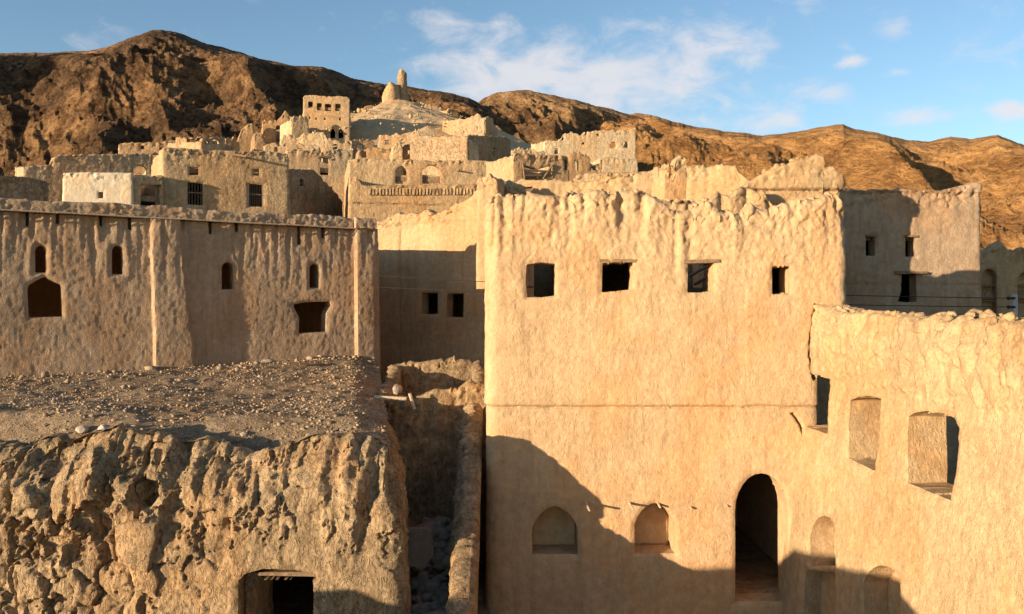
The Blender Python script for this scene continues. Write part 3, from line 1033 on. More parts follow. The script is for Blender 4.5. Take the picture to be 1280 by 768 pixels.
def main_house():
    A = gx(608, YM); B = gx(1057, YM)
    depth = 5.1
    RL = A + np.array([0.1, depth]); RR = B + np.array([-.1, depth])
    ground_z0 = -.7
    dl = np.linalg.norm(RL - A)
    pl = Plane(A, B, dl)
    front = [(606, 248), (612, 250), (625, 244), (640, 246), (668, 241), (690, 245), (720, 240), (752, 238), (780, 236), (800, 240), (822, 247), (838, 258), (850, 262), (870, 257), (885, 252), (900, 262), (925, 268), (940, 255),
             (955, 262), (975, 256), (1000, 252), (1025, 247), (1042, 240), (1052, 242), (1060, 250)]
    tf = px_top(pl, front)
    LL = np.linalg.norm(B - A)

    def topf(S):
        o = tf(S)
        o = np.where(S < dl - .3, tf(dl) + .3 * np.clip((dl - S) / dl, 0, 1), o)
        q = S - dl - LL
        o = np.where(q > 0, np.interp(q, [0, 2.0, 2.6, 3.1, 4.6, 5.1], [float(tf(dl + LL)), 7.45, 7.2, 6.5, 6.4, 7.2]), o)
        return o
    root = thing('ruined_house', 'large two-storey ochre mud house with four square upper windows and arched doorway', 'house', ((A[0] + B[0]) / 2, YM, 0), 'mud houses of the old village')
    holes = [('poly', [(658, 331), (675, 328), (694, 330), (694, 352), (694, 370), (676, 372), (659, 372), (657, 350)]),
             ('poly', [(753, 329), (791, 327), (792, 345), (790, 362), (772, 364), (752, 366)]),
             ('poly', [(860, 329), (892, 328), (892, 350), (891, 364), (876, 366), (859, 366)]),
             ('rect', 965, 333, 987, 368),
             ('arch', 919, 592, 985, 752, 640)]
    niches = [(('ogee', 665, 633, 722, 693, 660), .56), (('ogee', 793, 629, 843, 692, 655), .56)]
    seamz = pl.px(800, 509)[1]
    crk = [pl.px(*p) for p in [(990, 516), (1000, 530), (1008, 552), (1010, 570), (1006, 598), (1002, 612)]]
    crk = np.array(crk)
    crk2 = np.array([pl.px(*p) for p in [(1020, 380), (1017, 400), (1013, 425), (1013, 450), (1016, 468), (1019, 475)]])

    def extra(s, z, dtop, X, Y, Z):
        w = .02 * perlin(s * 1.5, 0.0, 7.0) + .012 * perlin(s * 6, 0.0, 2.0)
        o = -.055 * np.exp(-((z - seamz - w) / .028) ** 2) * sstep(-.6, .1, perlin(s * 3.0, 1.0, 3.0) + .25)
        o = o - .12 * np.exp(-((s - np.interp(z, crk[::-1, 1], crk[::-1, 0]) - .05 * perlin(z * 7, 0., 5.)) / .026) ** 2) * ((z > crk[-1, 1]) & (z < crk[0, 1]))
        o = o - .34 * np.exp(-((s - np.interp(z, crk2[::-1, 1], crk2[::-1, 0]) - .03 * perlin(z * 6, 0., 8.)) / .026) ** 2) * ((z > crk2[-1, 1]) & (z < crk2[0, 1]))
        # upper storey plaster stands a little proud and coarser
        o = o + .035 * sstep(seamz - .05, seamz + .06, z)
        up = sstep(pl.px(800, 430)[1], pl.px(800, 300)[1], z)
        o = o + up * (.03 * fbm(X * 1.1, Y, Z, 6.5, 4, .6) - .022 * np.abs(perlin(X * 7 + 3, Y * 7, Z * 4.5)))
        return o
    cs, cz0 = pl.px(1021, 547); _, cz1 = pl.px(1021, 466)
    corner_gap = np.array([(cs, cz1), (dl + LL + 2.7, cz1), (dl + LL + 2.7, cz0), (cs, cz0)])
    shell('wall', M['plaster'], root, [RL, A, B, RR], [.09, .024, .09], .024, topf, ground_z0, .6, [0, .3, .18, 0], [pl.poly(h) for h in holes] + [corner_gap], [(pl.poly(h), dd) for h, dd in niches],
          earth_disp(.8, 1.25, 1.25, 2.6, .5, 2.0, extra, .5, .5), .004, None, .13, 2.2, .16, 2.0)
    # rear wall, taller, stepping up to the right
    RA = gx(628, 19.9); RB = gx(1052, 19.9)
    rp = Plane(RA, RB)
    rear = [(620, 262), (640, 258), (660, 262), (690, 250), (720, 252), (748, 250), (800, 247), (850, 252), (905, 250), (925, 236), (945, 222), (960, 214), (975, 208), (992, 200), (1008, 198), (1020, 192), (1027, 195), (1029, 207), (1040, 210), (1046, 214), (1056, 218)]
    cz = rp.px(1000, 238)[1]

    def rex(s, z, dtop, X, Y, Z):
        o = .10 * sstep(cz - .02, cz + .03, z) - .05 * np.exp(-((z - cz) / .03) ** 2)
        return o
    rear_holes = [('rect', 652, 326, 668, 372), ('rect', 866, 322, 884, 360), ('rect', 974, 338, 979, 352)]
    shell('wall', M['pale'], root, [RA, RB, RB + np.array([0, .6])], [.035, .05], .035, px_top(rp, rear), ground_z0, .4, .12, [rp.poly(h) for h in rear_holes], [],
          earth_disp(1.2, .7, .7, 2.0, .8, 9.0, rex, 1, .6), 0, None, .10, 2.6, .1, 9.0)
    lumps(root, pl, tf, [], 70, 'crumbled_crest', M['plaster'], 31, .045, .4)
    lumps(root, rp, px_top(rp, rear), [], 60, 'crumbled_crest', M['pale'], 32, .06, .3)
    # partitions inside the upper storey
    for (u0, seedq) in ((722, 21.0), (835, 22.0), (937, 23.0)):
        P0 = gx(u0, 15.42); P1 = gx(640 + (u0 - 640) * .80, 19.5)
        shell('partition', M['brown'], root, [P1, P0], .12, .12, lambda S: 6.9 + 0 * S, 3.4, .3, .1, [], [], earth_disp(.8, .5, .6, 2, 1, seedq), 0, None, .1, 2, .08, seedq)
    # storey floor, keeps the ground floor dark; roof pieces added to darken the upper rooms
    slab('floor', M['roof'], root, [A + np.array([.25, .25]), B + np.array([-.75, .25]), gx(940, 19.8), gx(632, 19.8)], 3.45, .3)
    slab('roof', M['roof'], root, [gx(700, 15.3), gx(850, 15.3), gx(820, 19.8), gx(690, 19.8)], 6.75, .25)
    slab('roof', M['roof'], root, [gx(928, 15.3), gx(1045, 15.3), gx(940, 19.8), gx(870, 19.8)], 6.75, .25)
    lintel(root, pl, 753, 791, 326, .055, 'wood', .0, .06)
    lintel(root, pl, 860, 894, 326.5, .06, 'wood', .02, .08)
    lintel(root, pl, 966, 986, 331, .045, 'wood', -.02, .04)
    # beams left hanging behind the third window
    mb = MB()
    for (p, q) in ((at(862, 345, 17.2), at(888, 331, 17.0)), (at(868, 356, 17.3), at(890, 343, 17.0))):
        mb.tube([p, q], .035, 7)
    mb.build('beam', M['greywood'], root)
    mb = MB(); mb.tube([at(655, 359, 17), at(672, 359, 17)], .02, 6); mb.build('beam', M['greywood'], root)
    # pegs in the lower wall
    for (u, v, L, dx) in ((732, 627, .50, .02), (786, 628, .42, .03), (823, 629, .16, 0), (656, 628, .1, 0), (863, 632, .1, 0), (908, 630, .06, 0)):
        p = pl.pt(u, v, -.1); q = pl.pt(u, v, L)
        q = q + np.array([dx, 0, -.04])
        mb = MB(); mb.tube([p, q], [.026, .020], 7); mb.build('peg', M['greywood'], root)
    return root, pl


main_root, main_pl = main_house()

# stubs of fluted plaster on the rear wall's foot
stub = thing('ruined_wall', 'rounded stubs of eroded fluted wall on top of the large house', 'ruin', (*gx(915, 19.45), 6.5))
sp = Plane(gx(872, 19.45), gx(972, 19.45))


def fl(s, z, dtop, X, Y, Z):
    return .16 * (np.abs(np.sin(s * 5.3 + .5 * perlin(s * 2, 0., 1.))) - .5)


shell('wall', M['pale'], stub, [gx(872, 19.45), gx(972, 19.45)], .03, .03, px_top(sp, [(868, 275), (880, 262), (890, 245), (900, 238), (912, 246), (920, 236), (932, 232), (945, 238), (955, 236), (965, 252), (975, 262)]), 6.5, .35, .1, [], [],
      earth_disp(1, .6, .6, 3, 1.2, 5.0, fl), .06, None, .08, 3, .15, 5.0)

# ================================================================== RIGHT WING
WB = .11


def wing():
    zr = 5.4
    C = np.array([5.68, 15.25]); D = np.array([6.14, 7.2])
    E = np.array([10.2, 7.0]); G = np.array([10.2, 15.0])
    pl = Plane(C, D, 0.0, WB, zr)
    root = thing('ruined_house', 'low sunlit wing at the right with two deep windows and a lumpy eroded parapet', 'house', (7.5, 11, 0), 'mud houses of the old village')
    g0, g1 = pl.px(1034, 474), pl.px(1032, 543)
    gap = np.array([(-.3, g0[1] + .05), g0, g1, (-.3, g1[1])])
    holes = [('poly', [(1059, 501), (1070, 496), (1088, 495), (1098, 499), (1098, 520), (1097, 545), (1091, 589), (1059, 573)]),
             ('poly', [(1133, 521), (1140, 516), (1155, 514), (1178, 517), (1191, 523), (1197, 536), (1194, 590), (1187, 626), (1133, 604)])]
    niches = [(('arch', 1012, 645, 1043, 708, 675), .45), (('poly', [(1006, 712), (1042, 716), (1040, 790), (1000, 790)]), .32), (('arch', 1078, 707, 1123, 790, 735), .4)]
    top = [(1020, 383), (1035, 386), (1060, 392), (1075, 391), (1090, 394), (1110, 393), (1135, 396), (1138, 402), (1145, 402), (1150, 397), (1170, 394), (1176, 400), (1184, 408), (1190, 398), (1198, 393), (1205, 399), (1209, 408), (1215, 399), (1221, 396), (1228, 398), (1234, 407),
           (1242, 403), (1250, 399), (1258, 402), (1264, 406), (1275, 404), (1290, 408), (1310, 404), (1340, 410)]
    tf = px_top(pl, top)

    def topf(S):
        return np.where(S > pl.L, 5.2, tf(np.minimum(S, pl.L)))

    def ex(s, z, dtop, X, Y, Z):
        band = np.exp(-((dtop - .42) / .30) ** 2)
        lum = np.maximum(0, perlin(s * 4.2, z * 1.6 + .8 * s, 3.0)) * .22
        g = -.05 * np.exp(-((perlin(s * 2.6 + 1.2 * z, z * 1.3, 9.0)) / .05) ** 2) * sstep(1.3, .6, dtop)
        # thick plaster, broken off along a ragged line
        ln = 1.05 + .35 * fbm(s, 0.0, 1.0, 1.1, 4)
        step = .05 * sstep(ln + .05, ln - .05, dtop)
        g = g - .38 * np.exp(-((s - .54 - .07 * perlin(z * 4, 0., 3.) + .05 * (z - 4.6)) / .06) ** 2) * sstep(4.15, 4.25, z)
        return band * lum + g + step + .035 * fbm(X, Y, Z, 3.2, 4, .6) * sstep(3.0, .5, dtop) + .015 * fbm(X, Y, Z, 9.0, 3)
    shell('wall', M['pale'], root, [C, D, E, G], [.024, .08, .15], .024, topf, -.7, .6, [0, .25, .25, 0], [gap] + [pl.poly(h) for h in holes], [(pl.poly(h), d) for h, d in niches],
          earth_disp(.9, .55, .7, 3.2,   .5, 30.0, ex, .6, .6), WB, zr, .10, 4.5, .05, 30.0)
    slab('roof', M['roof'], root, [C + np.array([.3, 0]), D + np.array([.3, .3]), E + np.array([-.3, .3]), G + np.array([-.3, 0])], 4.75, .3)
    lumps(root, pl, tf, [(1160, .07), (1195, .085), (1199, .06), (1221, .08), (1225, .055), (1252, .075), (1274, .07), (1296, .07), (1040, .07), (1062, .05), (1088, .06), (1110, .06), (1128, .06), (1143, .05), (1175, .05)], 110, 'crumbled_crest', M['pale'], 77, .04)
    return root, pl


wing_root, wing_pl = wing()

# ================================================================== LEFT HOUSE
def left_house():
    Y0, Y1 = 19.1, 24.15
    A = gx(0, Y0); B = gx(468, Y1)
    d = (B - A) / np.linalg.norm(B - A)
    A = A - d * 3.0
    nin = np.array([-d[1], d[0]])
    depth = 6.5
    RL = A + nin * depth; RR = B + nin * depth
    pl = Plane(A, B, 0.0)
    root = thing('ruined_house', 'long brown mud house in raking light with slit windows and a dark coping', 'house', (*((A + B) / 2), 0), 'mud houses of the old village')
    holes = [('arch', 44, 307, 57, 341, 315), ('arch', 140, 307, 153, 343, 315), ('arch', 277, 328, 292, 362, 336), ('arch', 387, 330, 398, 360, 337),
             ('poly', [(34, 362), (36, 356), (55, 346), (62, 350), (76, 356), (78, 396), (36, 397)]),
             ('poly', [(366, 381), (380, 378), (412, 377), (414, 382), (408, 392), (407, 415), (373, 417), (374, 398), (369, 388)])]
    niches = []
    for (u, v0, v1) in ((34, 262, 283), (72, 264, 280), (126, 268, 283), (162, 270, 287), (263, 274, 293), (296, 275, 290), (374, 281, 306), (404, 282, 298)):
        niches.append((('rect', u - 2.2, v0, u + 2.2, v1), .2))

    zt = 7.76
    sb0 = [pl.px(188, 300)[0], pl.px(192, 440)[0]]
    zz = [pl.px(190, 300)[1], pl.px(190, 440)[1]]
    sb1 = [pl.px(224, 300)[0], pl.px(240, 440)[0]]
    sc0 = pl.px(443, 350)[0]
    slits = [(pl.px(50, 324)), (pl.px(146, 325)), (pl.px(284, 345)), (pl.px(392, 345))]

    def ex(s, z, dtop, X, Y, Z):
        l = np.interp(z, zz[::-1], sb0[::-1]) + .03 * perlin(z * 3, 0., 2.)
        r = np.interp(z, zz[::-1], sb1[::-1]) + .04 * perlin(z * 3, 4., 2.)
        o = .15 * sstep(l - .02, l + .03, s) * sstep(r + .10, r - .02, s)
        o = o + .14 * sstep(sc0 - .02, sc0 + .04, s)
        # lower smooth dado
        o = o + .012 * fbm(X, Y, Z, 4.5, 4, .62) * sstep(3.6, 5.2, z)
        o = o + .06 * np.minimum(0, perlin(s * 5.5 + .4 * perlin(s, z, 1.0), z * .3, 33.0)) * sstep(5.6, 7.2, z)
        # heads of the slits stand in raised surrounds
        for (a, b) in slits:
            o = o + .012 * np.exp(-((np.hypot((s - a) * 1.3, (z - b) * .62) - .32) / .14) ** 2) * (1 + fbm(s, z, 2.0, 2.0, 3))
        return o
    shell('wall', M['brown'], root, [A, B, RR, RL, A + nin * .02], [.03, .2, .4, .4], .03, lambda S: zt + 0 * S, 1.5, .5, [0, .12, .2, .2, 0], [pl.poly(h) for h in holes], [(pl.poly(h), dd) for h, dd in niches],
          earth_disp(.45, .65, .8, 5.5, .5, 40.0, ex, .28, 0), 0.02, None, .02, 2, .04, 40.0)
    # coping in the two lengths the photo shows
    for (s0, s1, sd) in ((0, pl.px(440, 270)[0], 41.0), (pl.px(441, 270)[0], pl.px(466, 270)[0], 43.0)):
        P0 = A + d * s0 - nin * (.12 if sd < 42 else .30); P1 = A + d * s1 - nin * (.12 if sd < 42 else .30)
        shell('coping', M['brown'], root, [P0, P1], .035, .03, lambda S: 8.07 + .03 * np.sin(S * 1.3), 7.76, .8, .1, [], [], earth_disp(1.0, 0, 1, 2, .9, sd, None, .8, .35), 0, None, .05, 1.5, .10, sd)
    # thin timber course under the coping
    mb = MB()
    for k in range(9):
        s0 = pl.L * k / 9; s1 = pl.L * (k + 1) / 9 + .05
        P0 = A + d * s0 - nin * .16; P1 = A + d * s1 - nin * .16
        mb.tube([(*P0, 7.75 + .01 * (k % 2)), (*P1, 7.75)], .022, 6)
    mb.build('timber_course', M['greywood'], root)
    q = .3
    slab('roof', M['roof'], root, [A + nin * q, B + nin * q - d * q, RR - nin * q - d * q, RL - nin * q], 7.45, .3)
    return root, pl, A, B, d, nin


left_root, left_pl, LA, LB, Ld, Lnin = left_house()

# ================================================================== FOREGROUND HOUSE WITH THE RUBBLE ROOF
FY = 12.4


def fg_roof_z(X, Y):
    z = 3.42 + .05 * (Y - FY)
    # worn down at the front right corner and in a broad hollow
    z = z - 1.0 * np.exp(-(np.clip(-1.55 - X, 0, None) / .45) ** 2 - ((Y - FY) / 2.2) ** 2)
    z = z - .14 * sstep(.7, 0, np.clip(-1.75 - X - .21 * (Y - FY), 0, None))
    z = z - .16 * np.exp(-((X + 3.8) / 1.6) ** 2 - ((Y - 13.2) / .8) ** 2)
    z = z + .14 * sstep(-5.6, -6.4, X + .35 * (Y - FY)) * sstep(16, 13, Y)
    z = z + .10 * fbm(X, Y, 0.0, .7, 4) + .06 * fbm(X, Y, 6.0, 3.0, 4, .6)
    return z


def fg_house():
    A = np.array([-10.5, FY]); B = np.array([-1.72, FY]); RR = np.array([-3.2, 20.5])
    pl = Plane(A, B)
    root = thing('ruined_house', 'crumbling foreground mud house with a flat rubble roof and low dark doorway', 'house', (-5, FY, 0), 'mud houses of the old village')
    lip = [(-300, 560), (-40, 566), (0, 562), (30, 556), (60, 560), (90, 545), (120, 541), (160, 548), (200, 560), (240, 556), (270, 566), (300, 575), (340, 566), (375, 552), (410, 552), (440, 555), (466, 560), (484, 567), (496, 580), (507, 592)]
    tf = px_top(pl, lip)

    def topf(S):
        q = S - pl.L
        zc = float(tf(pl.L))
        return np.where(q > 0, zc + np.clip(q / 2.0, 0, 1) * .45 + np.clip(q - 2, 0, 9) * .05, tf(np.minimum(S, pl.L)))
    holes = [('poly', [(322, 724), (393, 722), (394, 740), (393, 800), (323, 800)])]
    niches = [(('poly', [(300, 724), (308, 716), (330, 709), (370, 710), (396, 716), (397, 722), (322, 723), (321, 800), (301, 800)]), .3),
              (('poly', [(160, 607), (172, 600), (193, 604), (196, 622), (186, 636), (172, 638), (163, 625)]), .28)]
    crk = np.array([pl.px(*p) for p in [(8, 610), (12, 660), (18, 690), (14, 720), (26, 768), (30, 800)]])

    def ex(s, z, dtop, X, Y, Z):
        up = sstep(2.3, .6, dtop)                     # strength of erosion, greatest near the roof
        lf = sstep(pl.px(330, 600)[0], pl.px(120, 600)[0], s)
        e = np.clip(up * (.45 + .55 * lf) + lf * .55, 0, 1)
        wx = X + .10 * fbm(X, Y, Z, 2.0, 3); wz = Z + .10 * fbm(X + 5, Y, Z, 2.0, 3)
        o = .20 * e * fbm(wx, Y, wz * .7, .8, 4, .55)
        o = o + .13 * e * (ridged(wx * 1.7, Y, wz * .32, .9, 4, .5) - .35)
        for q, (f_, h_, b_) in enumerate(((.8, .13, .05), (1.7, .06, .10))):
            n_ = fbm(wx + 11 * q, Y, wz * .8, f_, 6, .6)
            o = o - h_ * (.12 + e) * sstep(b_ - .012, b_ + .03, n_ + .12 * e)
        ck = sstep(.05, .6, e)
        o = o + ck * chunks(X, Y, Z * .8, 2.4, .10, .045) * (.5 + .8 * sstep(-.2, .2, fbm(X + 3, Y, Z, .8, 3)))
        o = o + (ck * .8 + .12) * chunks(X + 20, Y, Z * .7, 7.0, .022, .014)
        o = o - .012 * (e + .3) * np.abs(perlin(X * 14, Y * 14, Z * 9))
        # flutes on the right part
        rt = 1 - lf
        fl_ = perlin(s * 2.6 + .6 * perlin(s, z, 2.), z * .45, 71.0)
        o = o + (.12 + .18 * rt) * sstep(2.3, .5, dtop) * np.minimum(.1, fl_)
        o = o - .07 * np.exp(-((s - np.interp(z, crk[::-1, 1], crk[::-1, 0]) - .03 * perlin(z * 6, 0., 5.)) / .025) ** 2)
        # the face leans back towards the lip
        o = o - .55 * sstep(1.0, 0, dtop) ** 1.6 * (1 + .6 * fbm(s, 0.0, 2.0, 1.0, 3)) - .02 * e
        return o + .12
    shell('wall', M['rough'], root, [A, B, RR], [.022, .06], .022, topf, -.7, .85, [0, .3, 0], [pl.poly(h) for h in holes], [(pl.poly(h), d) for h, d in niches],
          earth_disp(1.0, .5, 1.2, 2.4, .6, 60.0, ex, .35, .6), .015, None, .13, 1.7, .22, 60.0)
    # the roof surface
    def keep(x, y):
        sd = (np.array([x - LA[0], y - LA[1]]).T @ np.array([Ld[1], -Ld[0]]))
        rx = -1.85 - (y - FY) * .19
        return (sd > -.2) & (x < rx)

    def zf(X, Y):
        z = fg_roof_z(X, Y)
        lipz = np.interp(X, *np.array([(float(A[0] + q_ - 0), float(tf(q_))) for q_ in np.linspace(0, pl.L, 60)]).T)
        f = sstep(FY + 1.9, FY + .65, Y)
        return z * (1 - f) + (np.minimum(z, lipz - .16)) * f - .6 * sstep(FY + .95, FY + .58, Y)
    grid_sheet('roof', M['roof'], root, -14.5, -1.7, FY + .58, 24.2, .05, zf, keep)
    # pieces of plaster still clinging to the face
    for (poly, out, nm) in (([(150, 655), (170, 648), (200, 652), (202, 668), (190, 712), (172, 708), (152, 690)], .16, 'plaster_patch'), ([(175, 712), (195, 708), (204, 722), (200, 742), (180, 738)], .12, 'plaster_patch')):
        pts = [np.array(pl.pt(u, v, out)) for u, v in poly]
        n = len(pts)
        rngp = np.random.default_rng(5)
        V = []; F = []
        c = sum(pts) / n
        ring = []
        for i in range(n):
            p, q = pts[i], pts[(i + 1) % n]
            for k in range(5):
                ring.append(p + (q - p) * k / 5 + rngp.normal(size=3) * np.array([.008, .004, .008]))
        m = len(ring)
        for sc_, oo in ((1.0, .16), (1.0, .0), (.93, -.02), (.5, -.03)):
            for p in ring:
                w = c + (p - c) * sc_
                V.append(w + np.array([0, oo, 0]) + np.array([0, -.02 * perlin(p[0] * 4, p[2] * 4, 1.0), 0]))
        V.append(c + np.array([0, -.03, 0]))
        for k in range(3):
            for i in range(m):
                F.append((k * m + i, k * m + (i + 1) % m, (k + 1) * m + (i + 1) % m, (k + 1) * m + i))
        for i in range(m):
            F.append((3 * m + i, 3 * m + (i + 1) % m, 4 * m))
        mesh_obj(nm, np.array(V), F, M['rough'], root)
    # door dressings
    mb = MB(); mb.box(pl.pt(350, 720, -.22), (1.05, .3, .06), (1, 0), .012); mb.build('lintel', M['wood'], root)
    shell('partition', M['brown'], root, [(-2.75, FY + 1.0), (-3.45, 17.0), (-5.6, 17.0), (-5.6, FY + 1.0)][::-1], .25, .25, lambda S: 3.05 + 0 * S, -.3, .3, .1, [], [], None, 0, None, .02, 1, .02, 3.0)
    # dark back wall of the room
    slab('floor', M['ground'], root, [(-9.8, 13.2), (-2.2, 13.2), (-3.2, 19), (-9.8, 19)], .02, .1)
    return root, pl, zf, keep


fg_root, fg_pl, fg_zf, fg_keep = fg_house()

def rubble(name, label, pos, size, mat):
    n = len(pos)
    r = np.random.default_rng(n)
    sc = size[:, None] * r.uniform(.55, 1.25, (n, 3)) * np.array([1, 1, .65])
    ang = r.uniform(0, 6.28, n)
    j = r.uniform(.7, 1.25, (n, 12, 1))
    v = IV[None] * j * sc[:, None]
    ca, sa = np.cos(ang)[:, None], np.sin(ang)[:, None]
    x = v[..., 0] * ca - v[..., 1] * sa; y = v[..., 0] * sa + v[..., 1] * ca
    V = np.stack([x, y, v[..., 2]], -1) + pos[:, None]
    F = (IF[None] + (np.arange(n) * 12)[:, None, None]).reshape(-1, 3)
    o = mesh_obj(name, V.reshape(-1, 3), F, mat, None, False)
    tag(o, label, 'rubble', kind='stuff')
    return o


def roof_rubble():
    r = np.random.default_rng(3)
    n = 26000
    x = r.uniform(-13.5, -1.8, n); y = FY + .45 + r.uniform(0, 1, n) ** 1.3 * 11
    dens = fbm(x, y, 2.0, .5, 3) + .35 * sstep(-5.5, -2.5, x) + .1
    k = (dens > r.uniform(-.25, .6, n)) & fg_keep(x - .0, y)
    x, y = x[k], y[k]
    z = fg_zf(x, y)
    s = np.minimum(.010 + r.exponential(.009, len(x)), .07)
    rubble('rubble', 'grey gravel and crumbled plaster strewn over the flat roof', np.stack([x, y, z + s * .2], 1), s, M['gravel'])
    # bigger lumps along the back of the roof, at the foot of the long house
    n = 500
    t = r.uniform(0, 12.6, n)
    p = LA[None] + Ld[None] * t[:, None] - Lnin[None] * (r.exponential(.55, n) + .12)[:, None]
    kk = fg_keep(p[:, 0], p[:, 1])
    p = p[kk]
    s = .015 + r.exponential(.022, len(p))
    rubble('rubble', 'fallen mud lumps along the foot of the long brown house', np.stack([p[:, 0], p[:, 1], fg_zf(p[:, 0], p[:, 1]) + s * .3], 1), s, M['gravel'])


roof_rubble()


def stone(label, p, size, mat, squash=.7, seed=0, name='stone', group='loose stones about the rubble roof'):
    r = np.random.default_rng(seed)
    # subdivided lump
    V = IV.copy(); F = IF.copy()
    for _ in range(2):
        mid = {}; nf = []; V = list(V)
        def m(a, b):
            k = (min(a, b), max(a, b))
            if k not in mid:
                q = (np.array(V[a]) + np.array(V[b])); V.append(q / np.linalg.norm(q)); mid[k] = len(V) - 1
            return mid[k]
        for a, b, c in F:
            ab, bc, ca = m(a, b), m(b, c), m(c, a)
            nf += [(a, ab, ca), (ab, b, bc), (ca, bc, c), (ab, bc, ca)]
        V = np.array(V); F = np.array(nf)
    off = r.uniform(0, 50)
    d = 1 + .35 * fbm(V[:, 0] + off, V[:, 1], V[:, 2], 1.1, 3) + .15 * np.sign(perlin(V[:, 0] * 2 + off, V[:, 1] * 2, V[:, 2] * 2))*.3
    V = V * d[:, None] * np.array([size, size * r.uniform(.7, 1), size * squash])
    a = r.uniform(0, 6.28)
    R = np.array([[math.cos(a), -math.sin(a), 0], [math.sin(a), math.cos(a), 0], [0, 0, 1]])
    V = V @ R.T + np.array(p)
    o = mesh_obj(name, V, F, mat, None, True, 35)
    tag(o, label, 'stone', group)
    return o


def roof_stone(u, v, label, size, mat, seed, Y=None, squash=.7):
    if Y is None:
        # march the view ray until it meets the roof
        Y = FY + .3
        for k in range(400):
            x, y, z = at(u, v, Y)
            if z < float(fg_zf(np.array([x]), np.array([y]))[0]): break
            Y += .02
    x, y, z = at(u, v, Y)
    zz = float(fg_zf(np.array([x]), np.array([max(y, FY + .32)]))[0])
    stone(label, (x, max(y, FY + .6), max(zz, z - .05) + size * .35), size, mat, squash, seed)


roof_stone(103, 541, 'pale stone at the roof edge, left one of a pair above the hollow', .10, M['whitestone'], 1)
roof_stone(131, 541, 'broad whitish stone beside its pale neighbour on the roof edge', .13, M['whitestone'], 2)
roof_stone(408, 550, 'rounded whitish stone at the front edge above the doorway', .11, M['whitestone'], 3)
roof_stone(305, 545, 'small tan stone set on the middle of the roof lip', .06, M['stone'], 4)
roof_stone(250, 561, 'grey stone in the hollow of the roof edge', .07, M['whitestone'], 5)
roof_stone(472, 593, 'pale cobble near the worn corner of the roof', .08, M['whitestone'], 6)
roof_stone(430, 566, 'wedge of grey stone by the whitish stone on the roof lip', .07, M['stone'], 7)
roof_stone(335, 452, 'flat slab of fallen plaster against the foot of the long brown house', .17, M['stone'], 8, squash=.35)

